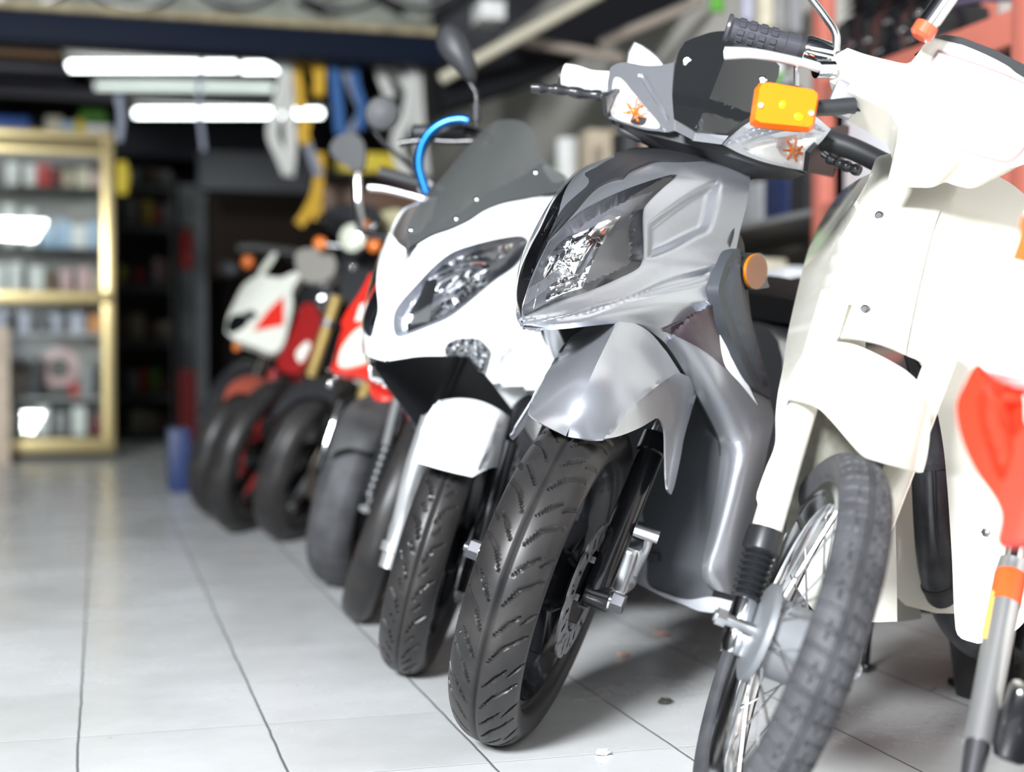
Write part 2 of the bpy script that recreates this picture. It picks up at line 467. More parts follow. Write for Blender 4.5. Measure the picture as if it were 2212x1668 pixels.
# ---- light: the open shop front (daylight from the street) and the tubes
def light_area(name, loc, target, sx, sy, power, col):
    ld = bpy.data.lights.new(name, 'AREA'); ld.shape = 'RECTANGLE'; ld.size = sx; ld.size_y = sy; ld.energy = power; ld.color = col
    o = bpy.data.objects.new(name, ld); COL.objects.link(o); o.location = loc
    o.rotation_euler = (Vector(target) - Vector(loc)).to_track_quat('-Z', 'Y').to_euler(); return o
light_area('street_daylight', (-2.6, -2.0, 2.9), (.8, 2.3, .4), 1.1, 1.0, 1150, (.93, .97, 1.0))
light_area('shopfront_sky', (.3, -2.6, 2.3), (.6, 3.0, .6), 4.5, 1.8, 80, (.9, .95, 1.0))
W = bpy.data.worlds.new('street_sky'); SC.world = W; W.use_nodes = True
bg = W.node_tree.nodes['Background']
sky = W.node_tree.nodes.new('ShaderNodeTexSky'); sky.sky_type = 'HOSEK_WILKIE'; sky.turbidity = 6; sky.sun_direction = (-.5, -.5, .7)
W.node_tree.links.new(sky.outputs[0], bg.inputs['Color']); bg.inputs['Strength'].default_value = 0.7
SC.view_settings.view_transform = 'Standard'; SC.view_settings.look = 'None'; SC.view_settings.gamma = 1
SC.view_settings.exposure = -0.12
SC.cycles.use_denoising = True
SC.cycles.max_bounces = 8; SC.cycles.transparent_max_bounces = 16; SC.cycles.sample_clamp_indirect = 6
# ================================================================ shared bike parts
M_tyre = mat('black_rubber', (.014, .014, .015), .40, bump=.06, bscale=900, var=.25, vscale=14, col2=(.032, .029, .028), spec=.4)
M_tyre_old = mat('worn_grey_rubber', (.05, .05, .055), .62, bump=.2, bscale=600, var=.3, vscale=20)
M_blackmetal = mat('gloss_black_metal', (.010, .010, .012), .2, coat=.3, spec=.35)
M_blackplastic = mat('black_plastic', (.022, .023, .026), .48, bump=.1, bscale=1400)
M_chrome = mat('chrome', (.78, .79, .80), .08, metal=1.0)
M_steel = mat('bright_steel', (.62, .63, .65), .28, metal=1.0)
M_nut = mat('dark_zinc_steel', (.16, .16, .175), .35, metal=.9)
M_silver = mat('silver_metallic_paint', (.45, .46, .50), .31, metal=.8, coat=.35, bump=.05, bscale=2500)
M_greyplastic = mat('dark_grey_plastic', (.04, .044, .052), .5, bump=.08, bscale=1500)
M_glossblack = mat('gloss_black_panel', (.014, .015, .016), .09, coat=.5)
M_clear = glass('clear_lens')
M_smoke = glass('smoked_screen', (.22, .23, .23))
M_reflector = mat('mirror_reflector', (.86, .87, .88), .06, metal=1.0)
M_amber = mat('amber_bulb', (.75, .2, .03), .2, trans=.3)
M_amberlens = mat('amber_lens', (.95, .23, .01), .14, trans=.25, coat=.6)

def tyre(fr, R, rho, name, par, m, grooves=None, n=160, k=20, rim_r=None, bead=None, square=0.0):
    """a tyre about the frame's origin (the axle); GROOVES(theta, y) gives the depth of the tread pattern"""
    rr = rim_r or R * .73; bw = bead or rho * .66
    half = [(0, R), (rho * .4, R - rho * .05), (rho * .72, R - rho * .22), (rho * .93, R - rho * .46), (rho * 1.0, R - rho * .62),
            (rho * .97, R - rho * .85), (rho * .86, R - rho * 1.12), (bw, rr + .004), (bw * .93, rr - .004)]
    prof = catmull(np.array([(-y, r) for y, r in half[::-1]] + half[1:]), 2 * k + 1)
    V = []
    for y, r in prof:
        for j in range(n):
            t = 2 * pi * j / n
            q = r - (grooves(t, y) if grooves and r > R - rho * .72 else 0)
            V.append(fr.O + fr.L * y + fr.F * q * cos(t) + fr.U * q * sin(t))
    return obj(name, V, grid_faces(len(prof), n, cu=True), m, par, 50)

def strokes(segs):
    """tread cuts: each a list of (angle * radius, y, half width) points in one pitch"""
    def f(u, y):
        d = 0
        for P in segs:
            for (u0, y0, w0), (u1, y1, w1) in zip(P, P[1:]):
                dx, dy = u1 - u0, y1 - y0; t = ((u - u0) * dx + (y - y0) * dy) / (dx * dx + dy * dy)
                t = min(1, max(0, t)); e = math.hypot(u - u0 - dx * t, y - y0 - dy * t); w = w0 + (w1 - w0) * t
                if e < w: d = max(d, .0055 * min(1, (1 - e / w) * 3.5))
        return d
    return f

def rim(fr, R, w, m, par, name='rim', lip=.012):
    p = [(-w, R), (-w, R - lip), (-w * .8, R - lip * 1.3), (-w * .45, R - lip * 2.6), (0, R - lip * 2.9), (w * .45, R - lip * 2.6), (w * .8, R - lip * 1.3), (w, R - lip), (w, R),
         (w * .6, R - lip * .6), (-w * .6, R - lip * .6), (-w, R)]
    V, F = lathe(fr, p, 80); return obj(name, V, F, m, par, 40)

# ================================================================ silver scooter
SS = wheel_frame(.622, 2.188, 16.3, 17.65, .275, .056)      # its turned front end
SB = SS.turned((-.03, 0, .275), -17, 27)                     # its body
SA = SS.moved((0, 0, .275))                                  # about the front axle
silver = thing('scooter', (float(SB.O[0]), float(SB.O[1]), 0), 'silver grey scooter with grey front fender and white wrapped grip, third wheel from the right', 'scooter', None)

def silver_tread(t, y):
    R = .275; P = 2 * pi * R / 19
    u = t * R
    if abs(y) < .0034: return .005 * min(1, (1 - abs(y) / .0034) * 2.5)
    s = 1 if y > 0 else -1
    v = (u + (0 if s > 0 else P * .5)) % P
    return max(SILVER_STROKE(v + o, abs(y)) for o in (-P, 0, P))
SILVER_STROKE = strokes([[(.0, .010, .0008), (.030, .026, .003), (.052, .050, .0032)],
                         [(.046, .010, .0008), (.070, .026, .003), (.084, .037, .0014)],
                         [(.072, .041, .0012), (.086, .050, .003), (.091, .054, .0025)]])
tyre(SA, .275, .056, 'front_tire', silver, M_tyre, silver_tread, n=820, k=44)
rim(SA, .206, .036, M_blackmetal, silver)
def spoke_wheel(fr, R, m, par, n=5, w=.03, rh=.05):
    hb = lathe(fr, [(-.045, .0), (-.045, rh * .7), (-.03, rh), (.03, rh), (.045, rh * .7), (.045, 0)], 32)
    parts = [hb]
    for i in range(n):
        a = 2 * pi * i / n + .3; d = fr.F * cos(a) + fr.U * sin(a); e = -fr.F * sin(a) + fr.U * cos(a)
        f2 = Frame(fr.O, d, fr.L, e)
        for sgn in (-1, 1):
            q = Frame(fr.O + d * rh * .8, d * cos(.13 * sgn) + e * sin(.13 * sgn), fr.L, e * cos(.13 * sgn) - d * sin(.13 * sgn))
            parts.append(box(q, ((R - rh) / 2, 0, 0), (R - rh, w, .014), .004))
    V, F = join(*parts); return obj('wheel_hub', V, F, m, par, 35)
spoke_wheel(SA, .178, M_blackmetal, silver)
def brake_disc(fr, y, R, par, m, holes=18, ri=.068):
    """scalloped, drilled ring on the rider's left of the wheel"""
    n = 144; V = []; 
    def pt(r, t, yy): return fr.O + fr.L * yy + fr.F * r * cos(t) + fr.U * r * sin(t)
    rows = [ri, ri + .006, ri + .012, R - .014, R - .006, R]
    rr = lambda k, t: rows[k] if k < 5 else R - .006 * max(0, cos(t * 8)) ** 6
    F = []
    for s, yy in ((0, y), (1, y + .004)):
        for k in range(6):
            for j in range(n): V.append(pt(rr(k, 2 * pi * j / n), 2 * pi * j / n, yy))
    gone = lambda k, j: k == 2 and (j % 8) in (2, 3) or (k == 3 and (j % 12) in (5,)) or (k == 1 and (j % 12) == 0)
    for s in (0, 1):
        for k in range(5):
            for j in range(n):
                if gone(k, j): continue
                a = s * 6 * n; q = (a + k * n + j, a + k * n + (j + 1) % n, a + (k + 1) * n + (j + 1) % n, a + (k + 1) * n + j)
                F.append(q if s else q[::-1])
    for j in range(n):
        for k in (0, 5):
            q = (k * n + j, k * n + (j + 1) % n, 6 * n + k * n + (j + 1) % n, 6 * n + k * n + j); F.append(q if k else q[::-1])
    return obj('brake_disc', V, F, m, par, 30)
M_disc = mat('drilled_steel_disc', (.33, .33, .34), .38, metal=.85, var=.1)
dsc = brake_disc(SA, .062, .112, silver, M_disc)
c = lathe(SA, [(.05, .02), (.05, .066), (.064, .066), (.064, .02)], 40); obj('disc_carrier', *c, M_blackmetal, silver)
for i in range(5):
    a = 2 * pi * i / 5; f2 = SA.moved((.058 * cos(a), 0, .058 * sin(a))); obj('disc_bolt', *hexbolt(f2, .072, .062, .006), M_nut, silver)

AX27 = np.array([-sin(radians(27)), 0, cos(radians(27))])
def fork_leg(fr, y, x0, z0, z1, r, par, m, r2=None, m2=None, zs=None, name='fork_leg'):
    """lower tube from z0 to zs and the stanchion above it, along the raked steering axis"""
    p = lambda z: fr.w((x0 - (z - z0) * tan(radians(27)), y, z))
    zs = zs or z1
    o = obj(name, *tube([p(z0 - .02), p(z0), p(z0 + .02), p(zs - .03), p(zs - .028), p(zs), p(zs + .001)], [r * .8, r, r, r * .95, r * 1.15, r * 1.15, r * .6], 24), m, par, 40)
    if r2: obj('stanchion', *tube([p(zs - .01), p(z1)], r2, 20), m2, o)
    return o
for y in (-.083, .083):
    fork_leg(SS, y, -.005, .285, .80, .0225, silver, M_blackmetal, .015, M_chrome, .53)
    sg = 1 if y > 0 else -1
    o = obj('axle_boss', *lathe(SA, [(sg * .07, .0), (sg * .07, .021), (sg * .107, .0205), (sg * .110, .019), (sg * .110, 0)], 32), M_blackmetal, silver)
    obj('axle_nut', *lathe(SA, [(sg * .11, 0), (sg * .11, .0165), (sg * .132, .0165), (sg * .1335, .015), (sg * .1335, 0)], 6), M_nut, silver, 10)
    obj('axle_washer', *lathe(SA, [(sg * .1095, 0), (sg * .1095, .0175), (sg * .113, .0175), (sg * .113, 0)], 32), M_chrome, silver)
obj('axle_end', *lathe(SA, [(-.1325, 0), (-.1325, .008), (-.141, .008), (-.1425, .006), (-.1425, 0)], 20), M_nut, silver)
# caliper behind the left leg
cal = box(SS, (-.09, .10, .315), (.10, .045, .085), .012, 3); obj('brake_caliper', *cal, M_steel, silver)
obj('caliper_pin', *curve_tube([SS.w((-.05, .105, .385)), SS.w((-.055, .145, .385))], .011, 16, 4), M_steel, silver)
obj('caliper_lever', *curve_tube([SS.w((-.055, .128, .385)), SS.w((-.075, .128, .36)), SS.w((-.08, .12, .31))], .008, 10, 8), M_steel, silver)

# ---- front fender, traced on a shell round the wheel
rb, rm, rt_, tip = pair(SS, (1149, 868), (1322, 937)), pair(SS, (1200, 777), (1410, 840)), pair(SS, (1235, 725), (1470, 806)), pair(SS, (1099, 948), (1447, 1068))
Wd = SS.w
cen = [SS.lat(1218, 965, 0), SS.lat(1232, 920, 0), SS.lat(1255, 862, 0), SS.lat(1287, 790, 0), SS.lat(1310, 742, 0), SS.lat(1332, 698, 0)]
cen.append(cen[-1] * 2 - cen[-2]); cen.append(cen[-1] + Wd((-.06, 0, .01)) - Wd((0, 0, 0)))
rid = [Wd(rb + (rb - rm) * .35), Wd(rb), Wd((rb + rm) / 2 + np.array((.004, 0, .006))), Wd(rm), Wd((rm + rt_) / 2 + np.array((0, 0, .004))), Wd(rt_), Wd(rt_ * 2 - (rm + rt_) / 2), Wd(rt_ + np.array((-.11, .012, -.01)))]
rid2 = [Wd(p) for p in ((.19, .058, .53), rb, (.1, .073, .585), rm, (-.02, .087, .632), rt_, (-.095, .098, .648), (-.15, .104, .648))]
low = [Wd(p) for p in ((.12, .08, .52), (.07, .094, .542), (.012, .1065, .545), (-.02, .122, .505), (-.048, .134, .475), (-.061, .141, .45), (-.075, .141, .45), (-.115, .141, .45))]
tops = [[c, c + (r - c) * .5 + SS.U * .006 + SS.F * .004, r] for c, r in zip(cen, rid)]
flank = [[r, r + (q - r) * .5, q] for r, q in zip(rid2, low)]
fg = grid_surf(tops, 16, 40); fk = grid_surf(flank, 14, 40, (0, .1, 0, .1))
fb = bvh_of(grid_mesh(fg), grid_mesh(fk), mirrored(SS, grid_mesh(fg)))
f_right = [(1226, 944, 1), (1260, 948), (1290, 949), (1322, 946), (1350, 938), (1385, 923), (1412, 907), (1420, 903), (1428, 910), (1436, 930), (1438, 990), (1440, 1045), (1444, 1062), (1450, 1069, 1),
           (1457, 1050), (1470, 990), (1478, 945), (1505, 850, 1), (1490, 815, 1), (1470, 806, 1), (1440, 760, 1), (1400, 715), (1340, 684, 1), (1332, 698), (1310, 742), (1287, 790), (1255, 862), (1232, 920)]
rpx = [pix(v) for v in rid[1:6]]
V, Fc = thicken(*sheet(fb, f_right, 7, creases=[[(1321, 938)] + rpx[1:4] + [(1466, 803)]]), .003)
V, Fc = join((V, Fc), mirrored(SS, (V, Fc)))
obj('front_fender', V, Fc, M_silver, silver, 18)

# ---- body: nose, lip and leg, as one base surface
def trow(fr, c, e, late, p=1.35, n=7, c_lat=0.0):
    a = fr.l(fr.lat(c[0], c[1], c_lat)); b = fr.l(fr.lat(e[0], e[1], late)); out = []
    for s in np.linspace(0, 1, n):
        out.append(fr.w((a[0] + (b[0] - a[0]) * s ** p, a[1] + (b[1] - a[1]) * s, a[2] + (b[2] - a[2]) * s)))
    return out
T = [trow(SB, (1515, 322), (1600, 348), .108, 2.2), trow(SB, (1420, 331), (1617, 366), .122, 2.2), trow(SB, (1345, 362), (1620, 390), .132, 2.2),
     trow(SB, (1290, 400), (1619, 410), .142, 2.15), trow(SB, (1230, 458), (1609, 465), .148, 2.0), trow(SB, (1186, 520), (1591, 535), .155, 1.85),
     trow(SB, (1152, 592), (1562, 575), .16, 1.65), trow(SB, (1130, 660), (1550, 620), .163, 1.45), trow(SB, (1126, 690), (1547, 645), .165, 1.3)]
tg = grid_surf(T, 30, 40, (0, .05, 0, 0))
t6 = tg[-1][:30]
lipb = np.array([SB.lat(*p) for p in [(1131, 708, 0), (1215, 712, .035), (1270, 706, .056), (1320, 701, .072), (1362, 702, .084), (1387, 708, .09), (1412, 721, .096), (1437, 742, .102)]])
lipb = catmull(lipb, 30)
lg = np.array([t6 + (lipb - t6) * v + np.outer(np.ones(30), SB.F) * 0.012 * sin(pi * v) for v in np.linspace(0, 1, 10)])
inn = [(1437, 742, .102), (1470, 790, .11), (1510, 860, .12), (1552, 945, .13), (1557, 985, .133), (1545, 1077, .137), (1524, 1187, .14), (1516, 1225, .142), (1520, 1255, .144), (1535, 1272, .145)]
out_ = [(1547, 645, .165), (1568, 712, .17), (1602, 795, .183), (1662, 862, .2), (1670, 905, .2), (1658, 965, .198), (1637, 1075, .193), (1622, 1187, .19), (1612, 1235, .187), (1600, 1300, .183)]
legrows = []
for a, b in zip(inn, out_):
    A, B = SB.lat(*a), SB.lat(*b)
    legrows.append([A + (B - A) * s + SB.F * .03 * sin(pi * s) ** .8 + SB.L * .01 * sin(pi * s) for s in np.linspace(0, 1, 6)])
eg = grid_surf(legrows, 16, 50, (.04, .1, 0, .05))
sb = bvh_of(grid_mesh(tg), grid_mesh(lg), grid_mesh(eg), mirrored(SB, grid_mesh(tg)), mirrored(SB, grid_mesh(lg)))

C = [(1131, 708), (1126, 690), (1130, 660), (1152, 592), (1186, 520), (1230, 458), (1290, 400), (1345, 362), (1420, 331), (1515, 322)]   # centre line
lens = [(1128, 686, 1), (1137, 682, 1), (1200, 655), (1273, 629), (1340, 600), (1378, 580), (1387, 565), (1390, 540), (1389, 490), (1390, 455), (1398, 440), (1430, 408), (1458, 384), (1461, 378, 1),
        (1452, 377), (1400, 392), (1345, 412), (1300, 432), (1262, 452), (1225, 480), (1186, 520, 1), (1152, 592), (1130, 660)]
fin = [(1186, 520, 1), (1200, 506), (1240, 462), (1285, 412), (1320, 393), (1346, 388, 1), (1360, 374), (1390, 360), (1418, 351), (1470, 351), (1530, 348), (1580, 347), (1600, 349, 1), (1590, 340), (1550, 328), (1515, 322, 1), (1420, 331), (1345, 362), (1290, 400), (1230, 458)]
lip_bot = [(1131, 708), (1145, 714), (1167, 714), (1215, 711), (1270, 705), (1320, 700), (1362, 701), (1387, 707), (1412, 721), (1437, 742)]
rec = [(1399, 480, 1), (1440, 449), (1500, 408), (1557, 377, 1), (1560, 400), (1553, 450), (1543, 490), (1532, 505), (1510, 515), (1460, 540), (1396, 566, 1)]
side = [(1131, 708, 1), (1145, 714), (1167, 714), (1215, 711), (1270, 705), (1320, 700), (1362, 701), (1387, 707), (1412, 721), (1437, 742), (1470, 790), (1510, 860), (1542, 920), (1553, 947), (1557, 972), (1553, 1022), (1545, 1077), (1536, 1125),
        (1523, 1187), (1517, 1225), (1521, 1255), (1536, 1272, 1), (1575, 1284), (1602, 1293, 1), (1614, 1235), (1624, 1187), (1640, 1075), (1660, 965), (1672, 905), (1664, 866, 1), (1640, 850), (1616, 829), (1600, 795), (1580, 745), (1565, 710), (1552, 675), (1548, 645),
        (1550, 605), (1558, 575), (1571, 556), (1591, 536, 1), (1600, 493), (1611, 450), (1618, 410), (1620, 385), (1615, 364), (1601, 350, 1)] + [p for p in fin[11:5:-1]] + [(1346, 388, 1)] + lens[19:12:-1][:0]
side = side[:-1]
side_out = side[:46] + [(1580, 347), (1530, 348), (1470, 351), (1418, 351), (1390, 360), (1360, 374), (1346, 388, 1), (1320, 393), (1285, 412), (1240, 462), (1200, 506), (1186, 520, 1), (1152, 592), (1130, 660), (1126, 690)]
lens_hole = [p for p in lens]
relief = [(rec, -.013, 24),
          ([(1140, 703), (1250, 668), (1350, 640), (1440, 600), (1500, 583), (1553, 573), (1550, 583), (1536, 610), (1440, 636), (1330, 662), (1265, 690)], -.008, 16)]
# body skin runs under the lens edge: the lens area itself is open
body_out = side[:46] + [(1580, 347), (1530, 348), (1470, 351), (1418, 351), (1390, 360), (1360, 374), (1346, 388, 1), (1320, 393), (1285, 412), (1240, 462), (1200, 506), (1186, 520, 1),
                        (1225, 480, 1), (1262, 452), (1300, 432), (1345, 412), (1400, 392), (1452, 377), (1461, 378, 1), (1458, 384), (1430, 408), (1398, 440), (1390, 455), (1389, 490), (1390, 540), (1387, 565), (1378, 580), (1340, 600), (1273, 629), (1200, 655), (1137, 682, 1), (1128, 686, 1)]
panel('body_shell', sb, body_out, M_silver, silver, SB, 'join', .004, 50, step=5, relief=relief,
      creases=[[(1546, 1075), (1580, 1010), (1625, 940), (1660, 890)], [(1590, 535), (1540, 560), (1440, 592), (1390, 612)]])
panel('headlight_fin', sb, fin, M_blackplastic, silver, SB, 'join', .004, 30, step=7, off=.004)

M_decal = mat('dark_red_graphic', (.03, .012, .016), .3, coat=.3, var=.6, vscale=9, col2=(.09, .08, .09)); M_whitedecal = mat('white_graphic', (.85, .87, .9), .3, coat=.3)
for nm, m_, o_ in (('side_graphic', M_decal, [(1428, 712, 1), (1490, 683), (1545, 653, 1), (1549, 700), (1556, 760), (1566, 795, 1), (1520, 757), (1470, 728)]),
                   ('side_graphic', M_decal, [(1549, 668, 1), (1562, 705), (1585, 755), (1610, 812), (1634, 874, 1), (1600, 812), (1575, 768), (1567, 738), (1558, 702)]),
                   ('white_stripe', M_whitedecal, [(1545, 660, 1), (1549, 690), (1553, 740), (1558, 770), (1566, 793), (1600, 832), (1634, 874, 1), (1607, 820), (1584, 785), (1573, 765), (1567, 740), (1559, 705), (1549, 668)])):
    VF = thicken(*sheet(sb, o_, 5, off=.003 if m_ is M_decal else .0036), .001)
    for q in (VF, mirrored(SB, VF)): obj(nm, *q, m_, silver, 30)
# dark inner arch from one side of the nose to the other
arch = [SB.lat(*p) for p in ((1133, 705, .004), (1215, 709, .035), (1320, 697, .072), (1387, 704, .09), (1437, 740, .102), (1470, 788, .11), (1510, 858, .12), (1552, 943, .13), (1557, 985, .133))]
arch = catmull(arch, 40); ar = [SB.mir(p) for p in arch]
G = np.array([[r_ * (1 - u) + a_ * u + (SB.U * .05 - SB.F * .05) * (4 * u * (1 - u)) ** .5 for u in np.linspace(0, 1, 21)] for a_, r_ in zip(arch, ar)])
obj('inner_arch', *thicken(*grid_mesh(G), .003), M_blackplastic, silver, 50)

# ---- headlights: clear lens over chrome bowl and grey bezel
refl = [(1136, 676, 1), (1140, 640), (1158, 592), (1180, 540), (1202, 508), (1226, 492), (1272, 486), (1300, 475, 1), (1345, 462, 1), (1330, 490), (1308, 530), (1290, 570), (1277, 610), (1272, 626, 1), (1225, 641), (1180, 660)]
for sgn in (1, -1):
    hl = thing('headlight', silver.location, None, None); hl.location = (0, 0, 0); hl.parent = silver
    for nm, outl, m, kw in (('lens', lens, M_clear, dict(off=.002, step=8)),
                            ('lamp_bezel', lens, mat('lamp_grey', (.15, .15, .17), .25, metal=.3, coat=.3), dict(off=-.001, step=7, relief=[(lens, -.02, 9), (refl, -.035, 6)])),
                            ('reflector', refl, M_reflector, dict(off=-.018, step=6, relief=[(refl, -.035, 55), ([(1180, 540), (1230, 510), (1260, 560), (1240, 575), (1205, 560)], .012, 18), ([(1175, 600), (1270, 590), (1262, 612), (1180, 625)], .008, 8), ([(1230, 520, 1), (1250, 515, 1), (1268, 560, 1), (1262, 556, 1)], .012, 5)])),
                            ('lamp_strip', [(1277, 500, 1), (1300, 474, 1), (1350, 460, 1), (1330, 490), (1310, 524, 1)], M_reflector, dict(off=-.012, step=5, relief=[([(1280 + 9 * i, 496 - 3 * i, 1), (1285 + 9 * i, 494 - 3 * i, 1), (1305 + 4 * i, 523 - 7 * i, 1), (1301 + 4 * i, 526 - 7 * i, 1)], .004, 3) for i in range(5)]))):
        VF = sheet(sb, outl, **kw)
        if nm != 'lens': VF = thicken(*VF, .001)
        if sgn < 0: VF = mirrored(SB, VF)
        obj(nm, *VF, m, hl, 40)

# ---- handlebar cover, screen, lamps, grips (turned with the front wheel)
def cov(y, z): return -.10 - .47 * abs(y) - .3 * max(z - 1.05, 0) - .5 * max(1.0 - z, 0)
def scr(y, z): return -.078 - .5 * abs(y) - .32 * max(z - 1.02, 0) - (.012 if z > 1.075 else .012 * max(0, (z - 1.055) / .02))
gc = np.array([[SS.w((cov(y, z), y, z)) for y in np.linspace(-.24, .24, 49)] for z in np.linspace(.9, 1.22, 33)])
cb = bvh_of(grid_mesh(gc))
gs = np.array([[SS.w((scr(y, z), y, z)) for y in np.linspace(-.2, .2, 41)] for z in np.linspace(.95, 1.3, 71)])
wb = bvh_of(grid_mesh(gs))
wingL = [(1320, 145), (1335, 137), (1357, 135), (1392, 141), (1430, 140), (1457, 134, 1), (1454, 165), (1452, 200), (1456, 240), (1456, 257), (1456, 282, 1), (1440, 286), (1425, 284), (1392, 280), (1355, 269), (1311, 254, 1), (1310, 215), (1314, 180), (1316, 155)]
wingR = [(1561, 312, 1), (1575, 297), (1617, 265), (1680, 240), (1750, 246), (1795, 279, 1), (1775, 305), (1750, 330), (1745, 372, 1), (1725, 367), (1700, 362), (1650, 350), (1600, 332)]
lensL = [(1330, 166), (1342, 170), (1360, 190), (1385, 220), (1410, 250), (1422, 265), (1423, 276), (1400, 276), (1355, 265), (1322, 250), (1319, 230), (1322, 190), (1325, 172)]
lensR = [(1774, 288), (1778, 292), (1766, 312), (1746, 335), (1741, 357), (1732, 366), (1700, 358), (1650, 343), (1612, 328), (1606, 321), (1637, 306), (1700, 294), (1745, 287)]
for nm, w_, l_, rl in (('L', wingL, lensL, [([(1325, 150), (1345, 158), (1425, 262), (1440, 282), (1432, 284), (1410, 240), (1360, 178)], .005, 8), ([(1375, 160, 1), (1392, 160), (1440, 240), (1452, 280, 1), (1430, 245)], -.006, 9)]),
                       ('R', wingR, lensR, [([(1570, 307), (1650, 280), (1740, 262), (1785, 280), (1780, 286), (1740, 276), (1660, 292), (1590, 316)], .004, 8), ([(1600, 288, 1), (1660, 262), (1730, 252), (1700, 262), (1620, 290, 1)], -.005, 9)])):
    panel('handlebar_cover', cb, w_, M_silver, silver, thick=.006, smooth=25, step=5, holes=[l_], relief=rl)
    sg = thing('turn_signal', (0, 0, 0), None, None); sg.parent = silver
    panel('lens', cb, l_, M_clear, sg, thick=0, off=.002, step=6)
    cx, cy = (1365, 237) if nm == 'L' else (1712, 322)
    bowl = [(cx + (26 if nm == 'L' else 30) * cos(t), cy + (36 if nm == 'L' else 24) * sin(t) + (.25 * 26 * cos(t))) for t in np.linspace(0, 2 * pi, 16, endpoint=False)]
    VF = sheet(cb, l_, 4, off=-.001, relief=[(l_, -.012, 7), (bowl, -.022, 22)]); obj('lamp_housing', *thicken(*VF, .001), mat('soft_reflector', (.88, .88, .88), .25, metal=.55), sg, 15)
    p = SS.l(SS.fwd(cx, cy, -.165 - .0))
    bl = ellipsoid(SS, SS.l(np.array(hit(cb, cx, cy)) - SS.F * .018), (.008, .0075, .0075)); obj('bulb', *bl, M_amber, sg)
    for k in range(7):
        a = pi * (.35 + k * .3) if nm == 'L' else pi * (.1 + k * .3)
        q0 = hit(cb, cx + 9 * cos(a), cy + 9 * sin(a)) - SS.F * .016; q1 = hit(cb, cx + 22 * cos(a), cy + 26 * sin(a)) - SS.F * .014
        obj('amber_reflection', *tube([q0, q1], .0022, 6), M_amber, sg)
cenW = [pix(SS.w((scr(0, z), 0, z))) for z in (1.199, 1.16, 1.12, 1.09, 1.072, 1.05, 1.035)]
wsl = [(1503, 283, 1), (1456, 257, 1), (1454, 235), (1452, 200), (1454, 175), (1459, 140), (1467, 112), (1480, 90, 1), (1505, 80), (1540, 69), (cenW[0][0], cenW[0][1] + 2, 1)] + [tuple(c) for c in cenW[1:]] + [(1508, 285, 1)]
VF = thicken(*sheet(wb, wsl, 6, creases=[[(1456, 175), (1490, 203), (1526, 230)]]), .004)
obj('windscreen', *join(VF, mirrored(SS, VF)), M_glossblack, silver, 12)
for s_ in (1, -1):
    P = hit(wb, 1484, 132); P = P if s_ > 0 else SS.mir(P)
    f2 = Frame(P, SS.F, SS.L, SS.U); obj('screen_screw', *lathe(f2, [(-.002, .008), (.002, .008), (.003, .006), (.0018, .0055), (.0018, 0)], 24, 'F'), M_chrome, silver)
chin = [(1456, 258, 1), (1500, 284, 1), (1577, 291, 1), (1561, 312, 1), (1499, 304, 1), (1456, 282, 1)]
panel('chin_strip', wb, chin, M_silver, silver, thick=.012, step=6, off=-.006, smooth=15)
# dark underside and neck
rings = []
for z, a, b, xc in ((1.03, .165, .06, -.235), (1.012, .168, .085, -.225), (1.0, .15, .085, -.225), (.985, .09, .07, -.235), (.97, .062, .055, -.245), (.93, .055, .05, -.262), (.88, .055, .05, -.28)):
    rings.append([SS.w((xc + b * cos(t), a * sin(t), z)) for t in np.linspace(0, 2 * pi, 40, endpoint=False)])
G = np.array(rings); obj('steering_neck', G.reshape(-1, 3), grid_faces(len(rings), 40, cu=True) + [tuple(range(39, -1, -1))], M_blackplastic, silver, 40)
end = [(1745, 372), (1750, 330), (1795, 280), (1835, 272), (1834, 290), (1824, 312), (1807, 345), (1804, 365), (1800, 384)]
pts = [SS.lat(x, y, .178) for x, y in end]
VF = prism(pts, -SS.L * .008); obj('cover_end', *VF, M_blackplastic, silver, 30); obj('cover_end', *mirrored(SS, VF), M_blackplastic, silver, 30)
bx = -.255
bend = SS.l(SS.fwd(1211, 167, bx)); bin_ = SS.l(SS.fwd(1318, 178, bx)); bend[1], bin_[1] = -bend[1], -bin_[1]
for s_ in (1, -1):
    P = [SS.w((bend[0], s_ * bend[1], bend[2])), SS.w((bin_[0], s_ * bin_[1], bin_[2])), SS.w((bin_[0], s_ * .1, bin_[2] - .01))]
    g = obj('handlebar_grip', *curve_tube(P, .016 if s_ < 0 else .0185, 24, 20), M_blackplastic, silver, 40)
    d = (P[1] - P[0]) / np.linalg.norm(P[1] - P[0])
    if s_ < 0:
        rr = [.0205, .0205, .0195, .0188, .0188, .019]
        w = curve_tube([P[0] + d * .006 + SS.U * .004, P[0] * .7 + P[1] * .3 + SS.U * .003, P[0] * .4 + P[1] * .6 - SS.U * .001, P[1]], rr, 24, 24, caps=False)
        wr = obj('grip_wrap', *thicken(*w, .001), mat('white_paper_wrap', (.86, .87, .88), .6, bump=.3, bscale=120), silver, 50); wr['label'] = 'white paper wrapped round the grip'
lv = [(1312, 206), (1298, 207), (1262, 203), (1220, 196), (1180, 192), (1147, 190)]
lp = [SS.l(SS.fwd(x, y, -.205 + .0002 * (1312 - x))) for x, y in lv]
random.seed(3)
